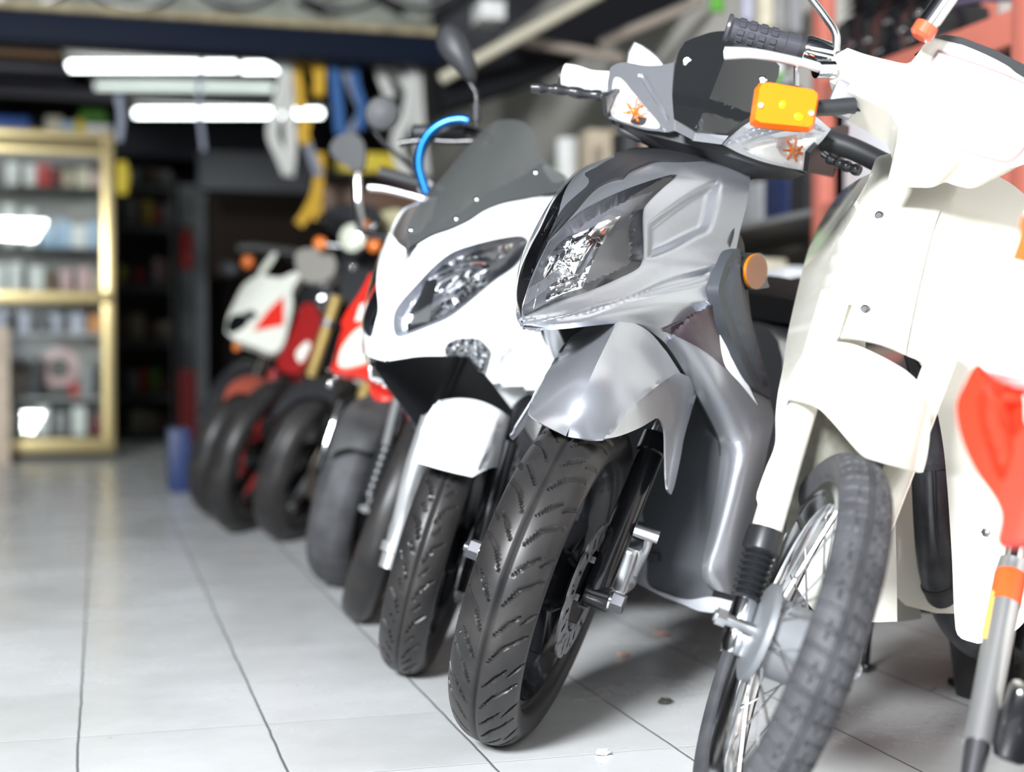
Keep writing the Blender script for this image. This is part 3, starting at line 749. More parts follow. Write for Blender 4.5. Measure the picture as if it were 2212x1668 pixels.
for s_ in (1, -1):
    Q = [SS.w((p[0], -s_ * p[1], p[2])) for p in lp]
    obj('brake_lever', *curve_tube(Q[:3], [.006, .006, .005], 12, 10, sx=1.5), M_steel, silver)
    rr = [.0078 + .0011 * sin(i * 1.1) + .0016 * random.random() for i in range(22)]; rr[-1] = .008
    C_ = catmull(Q[1:], 22) if s_ < 0 else catmull(Q[1:], 44)[:22]
    slv = tube(C_, rr, 14, sx=1.25); obj('lever_sleeve', *slv, mat('wrinkled_black_plastic', (.02, .02, .023), .3, bump=.5, bscale=90), silver, 60)
# mirror stub above the cover, its bright reflection put in as white colour
mt = [(1372, 94), (1386, 101), (1402, 112), (1418, 125), (1432, 142), (1395, 143), (1357, 138), (1361, 115)]
VF = prism([SS.fwd(x, y, -.30) for x, y in mt], -SS.F * .012); ms = obj('mirror_glass', *VF, mat('mirror_reflection_white', (.9, .93, .95), .25, coat=.5), silver, 30); ms['label'] = 'mirror glass, its bright reflection painted white'
back = [(1370, 90), (1388, 98), (1406, 110), (1422, 124), (1436, 144), (1395, 147), (1353, 142), (1357, 112)]
obj('mirror_shell', *prism([SS.fwd(x, y, -.313) for x, y in back], -SS.F * .02), M_blackplastic, silver, 30)
cab = [(1322, 262), (1332, 275), (1345, 283), (1385, 300), (1420, 308), (1455, 319), (1470, 330)]
CP = [SS.fwd(x, y, -.20) for x, y in cab]
obj('switch_cable', *curve_tube(CP, [.0028, .0028, .0028, .003, .003, .003, .003], 10, 40), M_blackplastic, silver)
obj('cable_connector', *tube([SS.fwd(x, y, -.20) for x, y in ((1336, 277), (1344, 282), (1352, 286), (1380, 298), (1388, 302))], [.004, .007, .0075, .0078, .0045], 14), M_blackplastic, silver)

# ---- side trim, reflector, inner leg shield, belly
trb = quad_bvh(SB.lat(1520, 520, .16), SB.lat(1640, 500, .16), SB.lat(1720, 900, .205), SB.lat(1600, 900, .205))
trim = [(1592, 537, 1), (1580, 542), (1570, 556), (1560, 575), (1551, 605), (1547, 626), (1551, 650), (1565, 703), (1585, 748), (1604, 795), (1622, 828), (1640, 848), (1663, 862, 1), (1657, 830), (1642, 775), (1623, 705), (1608, 650), (1600, 600), (1597, 560)]
inner = [(1590, 522, 1), (1601, 492), (1612, 503), (1622, 528), (1624, 560), (1632, 640), (1644, 730), (1657, 810), (1668, 880, 1), (1650, 860), (1620, 760), (1600, 640)]
VF = thicken(*sheet(trb, inner, 8, off=-.012), .05); obj('inner_leg_shield', *join(VF, mirrored(SB, VF)), M_blackplastic, silver, 30)
VF = thicken(*sheet(trb, trim, 6, off=.004, relief=[([(1590, 545), (1576, 575), (1564, 605), (1561, 625), (1566, 655), (1620, 790), (1655, 850), (1640, 780), (1605, 660), (1595, 600)], .008, 10)]), .02); obj('side_trim', *join(VF, mirrored(SB, VF)), M_greyplastic, silver, 25)
el = [(1621 + 23.5 * cos(t) - 2 * sin(t), 586 + 38 * sin(t)) for t in np.linspace(0, 2 * pi, 24, endpoint=False)]
el2 = [(1621 + 25.5 * cos(t) - 2 * sin(t), 586 + 40 * sin(t)) for t in np.linspace(0, 2 * pi, 24, endpoint=False)]
VF = thicken(*sheet(trb, el2, 6, off=.006), .02); rs = obj('reflector_mount', *VF, M_blackplastic, silver, 30)
VF = thicken(*sheet(trb, el, 6, off=.011), .006); rf = obj('side_reflector', *VF, mat('amber_reflector', (.50, .15, .0), .3, spec=.3, bump=.6, bscale=700), silver, 30); rf['label'] = 'oval amber reflector'
VF = sheet(trb, el2[:3] + [(1648, 618, 1), (1644, 622, 1)] + el2[5:], 6, off=.0125); obj('film_wrap', *VF, glass('clear_film', (.93, .92, .9), .12), silver, 30)
bel = np.array([[SB.w((-.345 - .35 * abs(y) ** 1.5 - .05 * (z - .5) - (.25 * max(0, .22 - z)), y, z)) for y in np.linspace(-.3, .3, 31)] for z in np.linspace(.05, .8, 31)])
bb = bvh_of(grid_mesh(bel))
panel('leg_shield_front', bb, [(1402, 1262), (1450, 1288), (1490, 1297), (1537, 1291, 1), (1560, 1200), (1575, 1100), (1580, 985), (1500, 800), (1440, 700), (1330, 690), (1300, 800), (1330, 900), (1360, 1000), (1395, 1150)], M_greyplastic, silver, thick=.004, step=12)  # silver front lying in shade; the shade is put into its dark grey
panel('belly_cover', bb, [(1364, 1246), (1400, 1271), (1440, 1291), (1480, 1306), (1510, 1318), (1545, 1323), (1577, 1322, 1), (1590, 1300, 1), (1537, 1289), (1490, 1295), (1450, 1286), (1402, 1260), (1398, 1190), (1368, 1180)], M_silver, silver, thick=.006, step=8, off=.006)
panel('bracket', bb, [(1407, 1196, 1), (1425, 1196, 1), (1429, 1213, 1), (1405, 1214, 1)], M_blackplastic, silver, thick=.01, off=.012)

# ---- behind the leg shield: floor, rear body, seat, rear wheel
def scooter_rear(fr, par, m_body, L=1.28, R=.26, seat_z=.80, w=.15, seat_x=(-.70, -1.48), floor_z=.30, floor=True):
    kx = L / 1.28
    def ring(x, z0, z1, wd, n=20, pw=.6):
        o = []
        for t in np.linspace(0, 2 * pi, n, endpoint=False):
            c, s = cos(t), sin(t); o.append(fr.w((x * kx if x < -.7 else x, wd * abs(c) ** pw * (1 if c > 0 else -1), (z0 + z1) / 2 + (z1 - z0) / 2 * abs(s) ** pw * (1 if s > 0 else -1))))
        return o
    def loft(nm, rs, m):
        G = np.array([ring(*r) for r in rs]); n = G.shape[1]
        return obj(nm, G.reshape(-1, 3), grid_faces(len(rs), n, cu=True) + [tuple(range(n - 1, -1, -1)), tuple((len(rs) - 1) * n + j for j in range(n))], m, par, 40)
    if floor: loft('floor_board', [(-.41, floor_z - .08, floor_z + .04, .10), (-.46, floor_z - .08, floor_z, w), (-.62, floor_z - .08, floor_z, w), (-.70, floor_z - .06, floor_z + .1, w * .9)], M_blackplastic)
    loft('rear_body', [(-.64, floor_z, seat_z - .06, w * .7), (-.72, floor_z - .04, seat_z - .05, w * .95), (-.95, floor_z, seat_z - .04, w * 1.05), (-1.25, floor_z + .16, seat_z - .02, w * .95), (-1.52, seat_z - .14, seat_z + .02, w * .6), (-1.62, seat_z - .06, seat_z + .02, w * .35)], m_body)
    s0, s1 = seat_x
    loft('seat', [(s0, seat_z - .05, seat_z + .0, w * .7), (s0 - .08, seat_z - .06, seat_z + .045, w * .95), (s0 - .3, seat_z - .05, seat_z + .03, w), (s0 - .45, seat_z - .04, seat_z + .08, w * .95), (s1, seat_z - .02, seat_z + .09, w * .6)], mat('black_vinyl_seat', (.02, .02, .022), .5, bump=.3, bscale=700))
    rf_ = fr.moved((-L, 0, R)); tyre(rf_, R, .055, 'rear_tire', par, M_tyre, n=72, k=10)
    obj('rear_wheel', *lathe(rf_, [(-.04, 0), (-.05, R * .3), (-.03, R * .7), (.03, R * .7), (.05, R * .3), (.04, 0)], 40), M_blackmetal, par, 40)
    if floor: obj('engine', *box(fr, (-1.0, .06, R), (.62, .16, .17), .04, 3), M_steel, par, 40)
scooter_rear(SB, silver, M_silver)
def side_stand(fr, par, x=-.62, y=.13, z=.24, foot=None, r=.010):
    P = fr.w((x, y, z)); g = fr.w((x + .06, y + .19, z)); g = np.array([g[0], g[1], .012])
    obj('side_stand', *tube([P, P * .1 + g * .9, g], [r, r, r * 1.2], 12), M_blackmetal, par)
side_stand(SB, silver)
# ================================================================ cream step-through
CS = wheel_frame(.767, 1.678, 2.46, 21.5, .26, .034); CB = CS.turned((-.03, 0, .26), -38, 27); CA = CS.moved((0, 0, .26))
M_cream = mat('cream_enamel', (.80, .78, .69), .22, coat=.6, var=.03, vscale=3)
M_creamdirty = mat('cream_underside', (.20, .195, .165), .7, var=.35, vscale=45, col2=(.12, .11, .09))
cream = thing('scooter', (float(CB.O[0]), float(CB.O[1]), 0), 'cream step-through scooter with square headlight and orange indicator, nearest complete machine in the row', 'scooter')

# ---- front wheel
def cream_tread(t, y):
    u = t * .26; P = 2 * pi * .26 / 64; v = u % P; R_ = .034
    d = 0
    ay = abs(y)
    if abs(ay - .0035) < .0011: d = .0035
    k = int(u // P) % 2
    if .006 < ay < .032:
        o = (ay - .006) * .22 * (1 if y > 0 else -1)
        if abs(((v + o) % P) - P / 2) < .0026: d = .0042
    if .013 < ay < .0155 and (k == 0): d = .0035
    return d
tyre(CA, .26, .034, 'front_tire', cream, M_tyre_old, cream_tread, n=900, k=30, rim_r=.212, bead=.024)
M_rimc = mat('chromed_rim', (.72, .73, .74), .16, metal=1.0, var=.15, vscale=30)
rim(CA, .214, .024, M_rimc, cream, lip=.010)
hub = lathe(CA, [(-.046, .0), (-.046, .058), (-.042, .066), (-.034, .067), (-.03, .052), (.03, .05), (.034, .054), (.04, .054), (.045, .02), (.045, 0)], 48)
obj('wheel_hub', *hub, mat('cast_aluminium', (.27, .28, .30), .5, metal=.6, bump=.15, bscale=300), cream, 40)
for i in range(36):
    a = 2 * pi * i / 36; side = -1 if i % 2 else 1; b = a + (.32 if (i // 2) % 2 else -.32)
    P0 = CA.w((.05 * cos(a), side * .03, .05 * sin(a))); P1 = CA.w((.189 * cos(b), side * .004, .189 * sin(b)))
    obj('spoke', *tube([P0, P1], .0016, 6), M_steel, cream)
    d = (P1 - P0) / np.linalg.norm(P1 - P0); 
    if i % 3 == 0: obj('spoke_nipple', *tube([P1 - d * .014, P1 + d * .004], .003, 6), M_rimc, cream)
# ---- fork: cream upper leg, rubber gaiter, steel lower leg on both sides
M_gaiter = mat('black_gaiter_rubber', (.015, .016, .018), .35)
def cpt(px, py, y): return CS.lat(px, py, y)
FT = CS.l(CS.fwd(1737, 868, -.115)); FB = CS.l(CS.fwd(1656, 1145, -.065)); FE = CS.l(CS.fwd(1583, 1392, -.02))
yl = -.082
for s_ in (-1, 1):
    mv = lambda p: CS.w((p[0], p[1] if s_ < 0 else -p[1], p[2]))
    A, B_, E = mv(FT), mv(FB), mv(FE); d = (B_ - A) / np.linalg.norm(B_ - A)
    obj('fork_leg', *tube([A - d * .16, A, B_], [.021, .021, .0205], 24), M_cream, cream, 40)
    e = (E - B_) / np.linalg.norm(E - B_); Lg = np.linalg.norm(E - B_)
    pr = [0, .012, .03, .034]; rr = [.024, .0255, .0255, .021]
    n = 7
    for i in range(n * 6 + 1):
        q = .036 + i / (n * 6) * (Lg * .62 - .036); pr.append(q); rr.append(.0175 + .0065 * (.5 - .5 * cos(2 * pi * i / 6)) - .003 * i / (n * 6))
    obj('fork_gaiter', *tube([B_ + e * q for q in pr], rr, 24), M_gaiter, cream, 40)
    lo = tube([B_ + e * (Lg * .58), B_ + e * (Lg * .63), B_ + e * (Lg * .80), E, E + e * .012], [.014, .0165, .0165, .017, .013], 20)
    lk = obj('fork_end', *lo, M_chrome, cream, 40)
    obj('fork_bracket', *box(Frame(E, CS.F, CS.L, CS.U), (-.005, (.018 if s_ < 0 else -.018), .005), (.034, .04, .032), .006), M_steel, cream, 40)
obj('axle', *tube([CS.w((0, -.1, .26)), CS.w((0, .1, .26))], .0075, 12), M_steel, cream)
for s_ in (-1, 1): obj('axle_nut', *lathe(CA, [(s_ * .084, 0), (s_ * .084, .012), (s_ * .097, .012), (s_ * .097, 0)], 6), M_steel, cream, 10)


# ---- front hood fender (turned with the fork)
hd = np.array([[CS.w((.035 - .55 * (z - .54) - 11 * y * y - 40 * max(0, abs(y) - .1) ** 2, y, z)) for y in np.linspace(-.14, .14, 45)] for z in np.linspace(.44, .78, 35)])
hb = bvh_of(grid_mesh(hd))
panel('front_fender', hb, [(1690, 867, 1), (1700, 861), (1745, 870), (1772, 885), (1800, 913), (1835, 953), (1868, 985), (1900, 997), (1950, 1011), (1985, 1021), (1994, 1020, 1), (2003, 985), (2009, 930), (2006, 880), (1993, 838), (1963, 806), (1930, 785), (1890, 764), (1845, 745), (1800, 738), (1765, 738), (1735, 765), (1710, 810)], M_cream, cream, thick=.004, step=8, smooth=40,
      relief=[([(1795, 775, 1), (1860, 790), (1930, 825), (1975, 870), (1985, 920), (1960, 860), (1900, 815), (1850, 795)], -.006, 14)])
# ---- column cover and leg shield wings (body)
XC = lambda z: np.interp(z, [.2, .5, .6, .66, .715, .79, .865, .977, 1.06], [-.36, -.2, -.11, -.118, -.15, -.193, -.245, -.365, -.45])
KC = lambda z: np.interp(z, [.6, .66, .76, .85, .95], [18, 17, 11.5, 8.8, 5])
SX = lambda z: np.interp(z, [.2, .5, .6, .657, .758, .845, .954, 1.06], [-.43, -.37, -.24, -.212, -.24, -.279, -.356, -.44])
SL = lambda z: np.interp(z, [.25, .5, .65, .85, 1], [.2, .3, 1.38, 1.46, 1.6])
Zs = np.linspace(.12, 1.08, 97)
colg = np.array([[CB.w((XC(z) - KC(z) * y * y, y, z)) for y in np.linspace(-.1, .1, 41)] for z in Zs])
colb = bvh_of(grid_mesh(colg))
wing = lambda s_: np.array([[CB.w((SX(z) - SL(z) * max(y - .07, 0) - (.03 if y < .066 and s_ < 0 else 0), s_ * y, z)) for y in np.linspace(.03, .30, 41)] for z in Zs])
wbR = bvh_of(grid_mesh(wing(1))); wbL = bvh_of(grid_mesh(wing(-1)))
vents = []
for i in range(5):
    x, y = 1819 - 11 * i, 549 + 20.5 * i
    vents.append(([(x, y), (x + 25, y - 4), (x + 50, y - 5), (x + 78, y - 2), (x + 100, y + 3), (x + 100, y + 8), (x + 78, y + 4), (x + 50, y + 1), (x + 25, y + 2), (x, y + 6)], -.0035, 4))
panel('column_cover', colb, [(1890, 346, 1), (1900, 337), (1937, 331), (2000, 337), (2046, 344), (2057, 352, 1), (2063, 366), (2015, 500), (1985, 620), (1960, 740), (1956, 767, 1), (1926, 753), (1891, 741), (1840, 731), (1812, 729), (1764, 731, 1), (1768, 700), (1795, 600), (1830, 500), (1865, 420), (1880, 375)], M_cream, cream, thick=.004, step=8, smooth=40, relief=vents)
RW = [(2062, 362, 1), (2110, 358), (2151, 378), (2193, 403), (2230, 440), (2280, 520), (2320, 650), (2330, 800), (2310, 1000), (2270, 1200), (2215, 1340), (2165, 1380), (2112, 1391, 1), (2075, 1379), (2064, 1360), (2056, 1200), (2046, 1050), (2037, 960), (2018, 860), (1992, 786), (1956, 767, 1), (1960, 740), (1985, 620), (2015, 500)]
panel('leg_shield', wbR, RW, M_cream, cream, thick=.006, step=12, smooth=40)
LW = [(1890, 370, 1), (1850, 390), (1812, 420), (1787, 455), (1762, 500), (1740, 560), (1715, 660), (1700, 730), (1690, 800), (1680, 850), (1675, 900), (1674, 960), (1655, 1010), (1637, 1060), (1634, 1077), (1660, 1150), (1700, 1240), (1737, 1292), (1760, 1320), (1800, 1335), (1881, 1344), (1938, 1343, 1), (1937, 1250), (1934, 1100), (1930, 960), (1900, 850), (1870, 760), (1890, 600), (1900, 450)]
panel('leg_shield', wbL, LW, M_cream, cream, thick=.006, step=12, smooth=40)
ib = plane_bvh(CB, 'L', -.085)
panel('leg_shield_side', ib, [(1937, 1250, 1), (1938, 1344, 1), (1990, 1337, 1), (1978, 1250), (1966, 1100), (1960, 1000), (1930, 960, 1), (1934, 1100)], M_cream, cream, thick=.004, step=14)
for (x, y, bv) in ((1900, 466, colb), (1792, 662, colb), (1869, 668, colb)):
    p = hit(bv, x, y); q = Frame(p, CB.F, CB.L, CB.U)
    obj('cover_bolt', *lathe(q, [(-.004, .0065), (.003, .0062), (.005, .0045), (.0035, .0042), (.0035, 0)], 20, 'F'), M_nut, cream, 30)
p = hit(wbR, 2130, 1150); obj('shield_screw', *lathe(Frame(p, CB.F, CB.L, CB.U), [(-.004, .006), (.004, .006), (.005, 0)], 6, 'F'), M_nut, cream, 20)
# inside of the hood behind the wheel
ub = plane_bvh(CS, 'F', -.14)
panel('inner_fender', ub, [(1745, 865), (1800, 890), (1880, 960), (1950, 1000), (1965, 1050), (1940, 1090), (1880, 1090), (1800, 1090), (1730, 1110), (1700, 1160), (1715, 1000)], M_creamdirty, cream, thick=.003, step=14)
# black frame pipe between the wings
pp = [(1968, 760), (1990, 820), (2003, 900), (2010, 1000), (2014, 1100), (2020, 1190), (2032, 1260), (2056, 1325), (2090, 1375), (2125, 1400), (2180, 1415)]
yy = [.02, .02, .01, 0, 0, 0, 0, .01, .02, .02, .02]
PP = [CB.lat(x, y, v) for (x, y), v in zip(pp, yy)]
rr = [.012, .019, .026, .031, .031, .031, .030, .027, .024, .022, .022]
obj('down_pipe', *curve_tube(PP, rr, 24, 50), mat('scuffed_black_plastic', (.02, .022, .026), .33, var=.5, vscale=30, col2=(.05, .052, .06)), cream, 40)
for k in (-.014, 0, .014):
    Q = [p + CB.F * .027 + CB.L * k for p in PP[3:7]]; obj('pipe_rib', *curve_tube(Q, .0035, 8, 20), M_blackplastic, cream, 40)
for i in (3, 6): 
    d = (PP[i + 1] - PP[i]); d /= np.linalg.norm(d); obj('pipe_clamp', *tube([PP[i] - d * .004, PP[i] + d * .004], .0325, 24, sx=1), M_blackplastic, cream, 30)
# centre stand
def gp(px, py): return at_z(px, py, .012)
s1, s2 = gp(1868, 1437), gp(2072, 1468)
t1 = CB.lat(1890, 1352, -.06) ; t2 = s2 + np.array([-.02, .0, .13])
t1 = s1 + np.array([.01, .0, .12])
obj('centre_stand', *join(tube([s1, t1], .009, 12), tube([s2, t2], .009, 12), tube([t1, t2], .009, 12), box(Frame(s1, CB.F, CB.L, (0, 0, 1)), (0, 0, -.004), (.05, .03, .014), .004), box(Frame(s2, CB.F, CB.L, (0, 0, 1)), (0, 0, -.004), (.05, .03, .014), .004)), M_blackmetal, cream, 40)

# ---- handlebar casing and square headlight (turned with the fork)
def hcase(y, z): return -.125 - 1.3 * y * y - .28 * (z - .97)
hc = np.array([[CS.w((hcase(y, z), y, z)) for y in np.linspace(-.3, .3, 61)] for z in np.linspace(.86, 1.22, 41)])
hcb = bvh_of(grid_mesh(hc))
lensP = [(2028, 114, 1), (1990, 170), (1957, 227), (1954, 245), (1956, 266), (1972, 279), (2063, 317), (2147, 342), (2178, 345), (2205, 325), (2245, 250), (2252, 225), (2240, 203), (2212, 182), (2105, 139)]
case = [(2017, 81, 1), (2063, 92), (2126, 117), (2178, 144), (2192, 156), (2240, 185), (2300, 215), (2380, 260), (2440, 300), (2440, 340), (2380, 330), (2290, 300, 1), (2250, 330), (2210, 355), (2170, 362), (2120, 350), (2095, 342), (2060, 350), (1990, 345), (1931, 338, 1), (1938, 309), (1942, 280), (1934, 262), (1922, 243), (1884, 222), (1833, 197), (1791, 175, 1), (1799, 147), (1797, 126), (1831, 104, 1), (1867, 117), (1917, 130), (1957, 138), (1969, 134), (1983, 116), (1996, 97)]
panel('headlight_casing', hcb, case, M_cream, cream, thick=.09, step=10, smooth=40, holes=[lensP])
hl = thing('headlight', (0, 0, 0), None, None); hl.parent = cream
VF = sheet(hcb, lensP, 9, off=.004); obj('lens', *VF, M_clear, hl, 40)
ribs = []
for i in range(5):
    x, y = 2024 + 15 * i, 140 + 4.5 * i; ribs.append(([(x, y, 1), (x + 8, y + 2, 1), (x - 26, y + 100, 1), (x - 34, y + 98, 1)], .006, 4))
for i in range(5):
    x, y = 2160 + 15 * i, 188 + 5 * i; ribs.append(([(x, y, 1), (x + 8, y + 2, 1), (x - 26, y + 120, 1), (x - 34, y + 118, 1)], .006, 4))
M_flute = mat('fluted_glass', (.80, .79, .82), .2, metal=.55)
VF = sheet(hcb, lensP, 7, off=.0, relief=[(lensP, -.012, 12), ([(2075, 250), (2120, 215), (2150, 240), (2150, 280), (2100, 305)], -.02, 30)] + ribs); obj('reflector', *thicken(*VF, .002), M_flute, hl, 30)
rimP = [(x + (x - 2100) * .035, y + (y - 230) * .05) + tuple(r) for x, y, *r in lensP]
panel('headlight_rim', hcb, rimP, mat('brown_rim_rubber', (.35, .25, .24), .5), hl, thick=.003, off=.002, step=9, holes=[lensP])  # even reddish brown band round the lens
ic = [(2019, 79), (2040, 74), (2080, 81), (2150, 108), (2212, 139), (2330, 200), (2330, 225), (2240, 186), (2190, 156), (2126, 118), (2063, 93)]
obj('instrument_cover', *prism([CS.fwd(x, y, -.165) for x, y in ic], -CS.F * .12), M_blackplastic, cream, 30)
# grips: one seen, its mirror image beyond the frame's edge
GA, GB, GC = CS.fwd(1569, 59, -.215), CS.fwd(1727, 104, -.215), CS.fwd(1806, 125, -.21)
M_grip = mat('ribbed_grip_rubber', (.045, .045, .055), .35)
for s_ in (-1, 1):
    mv = (lambda P: P) if s_ < 0 else CS.mir
    a, b, c = mv(GA), mv(GB), mv(GC); d = (b - a) / np.linalg.norm(b - a); Lg = np.linalg.norm(b - a)
    g = obj('handlebar_grip', *tube([a, a + d * .004, a + d * .008, a + d * (Lg - .022), a + d * (Lg - .02), b], [.0195, .0205, .0165, .0165, .0185, .0185], 28), M_grip, cream, 40)
    x = np.cross(d, CS.F); x /= np.linalg.norm(x); y = np.cross(d, x)
    for k in range(10):
        t = 2 * pi * k / 10; n_ = x * cos(t) + y * sin(t); q = Frame(a + n_ * .0165, d, np.cross(n_, d), n_)
        for j in range(4):
            z0 = .016 + j * (Lg - .045) / 4; w = (Lg - .045) / 4 - .006
            obj('grip_rib', *box(q, (z0 + w / 2, 0, 0), (w, .0078, .004), .0008, 1), M_grip, g, 30)
    obj('grip_flange', *tube([b - d * .001, b + d * .006], .0195, 28), M_blackplastic, cream, 40)
    obj('throttle_housing', *tube([b + d * .004, b + d * .01, b + d * .045, b + d * .05], [.018, .021, .021, .019], 28), M_chrome, cream, 40)
    obj('handlebar_stub', *tube([b, c + (c - b) * .3], .012, 16), M_steel, cream)
    lv = [CS.fwd(1790, 152, -.175), CS.fwd(1740, 138, -.155), CS.fwd(1680, 124, -.15), CS.fwd(1620, 115, -.155), CS.fwd(1566, 115, -.165)]
    obj('brake_lever', *curve_tube([mv(p) for p in lv], [.008, .0065, .0065, .0075, .0095], 14, 24, sx=.9), mat('polished_alloy', (.80, .80, .82), .25, metal=.6), cream, 40)
    obj('lever_bracket', *tube([mv(CS.fwd(1800, 150, -.18)), mv(CS.fwd(1762, 150, -.17))], [.0125, .0125], 14), M_chrome, cream, 40)
    st = [CS.fwd(1806, 112, -.20), CS.fwd(1806, 75, -.20), CS.fwd(1785, 40, -.21), CS.fwd(1748, -10, -.22), CS.fwd(1700, -90, -.23)]
    obj('mirror_stem', *curve_tube([mv(p) for p in st], .0058, 10, 24), M_steel, cream, 40)
# indicators
M_glassamber = glass('amber_glass', (1.0, .30, .015), .05)
def indicator(mv, par):
    s_ = thing('indicator', (0, 0, 0), None, None); s_.parent = par
    P = [(1640, 180), (1655, 178), (1758, 195), (1768, 203), (1769, 212), (1758, 277), (1748, 284), (1634, 273), (1622, 266), (1622, 255), (1632, 190)]
    F3 = [mv(CS.fwd(x, y, -.135)) for x, y in P]; cc = np.mean(F3, 0)
    # rounded lens box in front, black shell behind
    front = [cc + (p - cc) * .9 + CS.F * .016 for p in F3]; V = np.vstack([front, F3, [p - CS.F * .012 for p in F3]]); n = len(F3)
    Fc = [tuple(range(n))] + [(i, (i + 1) % n, n + (i + 1) % n, n + i) for i in range(n)] + [(n + i, n + (i + 1) % n, 2 * n + (i + 1) % n, 2 * n + i) for i in range(n)]
    ln = obj('lens', V, [f[::-1] for f in Fc], mat('amber_plastic_lens', (1.0, .17, .002), .3, spec=.2), s_, 30)
    for (x, y, rx, ry) in ((1690, 226, 8, 10), (1725, 252, 11, 9)):
        q = mv(CS.fwd(x, y, -.1185)); obj('bulb_glow', *ellipsoid(Frame(q, CS.F, CS.L, CS.U), (0, 0, 0), (.0016, rx / 1800, ry / 1800)), mat('yellow_amber', (1.0, .62, .0), .2), ln)
    for (x, y) in ((1643, 228), (1752, 245)):
        q = mv(CS.fwd(x, y, -.119)); obj('lens_screw', *lathe(Frame(q, CS.F, CS.L, CS.U), [(0, .0042), (.003, .0035), (.003, 0)], 14, 'F'), M_chrome, ln)
    bk = [cc + (p - cc) * .85 - CS.F * .012 for p in F3]; obj('indicator_shell', *prism(bk, -CS.F * .03), M_blackplastic, s_, 30)
    a, b = mv(CS.fwd(1750, 235, -.165)), mv(CS.fwd(1845, 228, -.175)); obj('indicator_stalk', *tube([a, b], [.011, .012], 14), M_blackplastic, s_)
    obj('indicator_bracket', *box(Frame(mv(CS.fwd(1822, 215, -.18)), CS.F, CS.L, CS.U), (0, 0, 0), (.02, .038, .05), .006), mat('grey_zinc', (.28, .28, .3), .4, metal=.5), s_, 30)
indicator(lambda P: P, cream)
obj('lever_pin', *tube([CS.fwd(1720, 140, -.16), CS.fwd(1720, 188, -.15)], .004, 8), M_steel, cream)
# chrome stalk with amber foot on the casing's top
a, b, c = CS.fwd(1990, 76, -.12), CS.fwd(2003, 55, -.12), CS.fwd(2040, 2, -.12)
obj('mirror_stem_foot', *tube([a - (b - a) * .3, a, b], [.011, .0165, .0165], 18), mat('amber_red_plastic', (.75, .12, .05), .25, trans=.2, coat=.5), cream, 40)
obj('mirror_stem', *tube([b, b + (c - b) * .02, c, c + (c - b)], [.012, .0145, .0145, .0145], 20), M_chrome, cream, 40)
cabl = [CS.fwd(1830, 238, -.19), CS.fwd(1870, 236, -.2), CS.fwd(1920, 245, -.21), CS.fwd(1950, 262, -.23)]
obj('control_cable', *curve_tube(cabl, .0035, 8, 24), M_blackplastic, cream)
for s_ in (-1, 1):
    pass
# ---- rear of the machine
scooter_rear(CB, cream, M_cream, L=1.1, R=.26, seat_z=.74, w=.11, seat_x=(-.72, -1.3), floor_z=.32, floor=False)
# ================================================================ white scooter
WS_ = wheel_frame(.583, 2.722, 6.96, 16.35, .259, .046); WB = WS_.turned((-.03, 0, .259), -30, 27); WA = WS_.moved((0, 0, .259))
M_white = mat('white_enamel', (.82, .84, .85), .16, coat=.7, var=.02)
white = thing('scooter', (float(WB.O[0]), float(WB.O[1]), 0), 'white scooter with dark smoked windscreen and twin slanted headlights', 'scooter')
W_STROKE = strokes([[(.0, .010, .0008), (.03, .020, .0024), (.045, .034, .0026)], [(.052, .012, .0008), (.07, .024, .0022)]])
def white_tread(t, y):
    P = 2 * pi * .259 / 22; u = t * .259
    if abs(y) < .0016: return .004
    v = (u + (0 if y > 0 else P * .5)) % P
    return max(W_STROKE(v + o, abs(y)) for o in (-P, 0, P))
tyre(WA, .259, .046, 'front_tire', white, M_tyre, white_tread, n=520, k=28)
rim(WA, .192, .03, M_blackmetal, white); spoke_wheel(WA, .165, M_blackmetal, white)
brake_disc(WA, .058, .10, white, M_disc); obj('disc_carrier', *lathe(WA, [(.046, .02), (.046, .066), (.06, .066), (.06, .02)], 32), M_blackmetal, white)
M_alu = mat('silver_fork_alloy', (.60, .61, .62), .35, metal=.75)
for s_ in (-1, 1):
    mv = (lambda P: P) if s_ < 0 else WS_.mir
    q = [WS_.lat(990, 780, -.075), WS_.lat(934, 905, -.075), WS_.lat(893, 1025, -.078), WS_.lat(868, 1130, -.078), WS_.lat(838, 1228, -.078)]
    q = [mv(p) for p in q]
    obj('stanchion', *tube([q[0] + (q[0] - q[1]) * .8, q[0], q[1]], .0165, 20), M_chrome if s_ < 0 else M_blackmetal, white, 40)  # far leg in black: its shade is put into the metal colour
    obj('fork_leg', *curve_tube(q[1:], [.0225, .0215, .0205, .0205, .019], 20, 24), M_alu if s_ < 0 else M_blackmetal, white, 40)
    obj('fork_clamp', *tube([q[3] * .55 + q[4] * .45, q[3] * .35 + q[4] * .65], .026, 20), M_alu if s_ < 0 else M_blackmetal, white, 40)
    obj('axle_nut', *lathe(WA, [(s_ * .09, 0), (s_ * .09, .014), (s_ * .108, .014), (s_ * .108, 0)], 6), M_nut, white, 10)
obj('axle', *tube([WA.w((0, -.1, 0)), WA.w((0, .1, 0))], .008, 12), M_steel, white)
obj('brake_caliper', *box(WS_, (-.10, .07, .33), (.08, .05, .08), .012), M_blackmetal, white, 40)
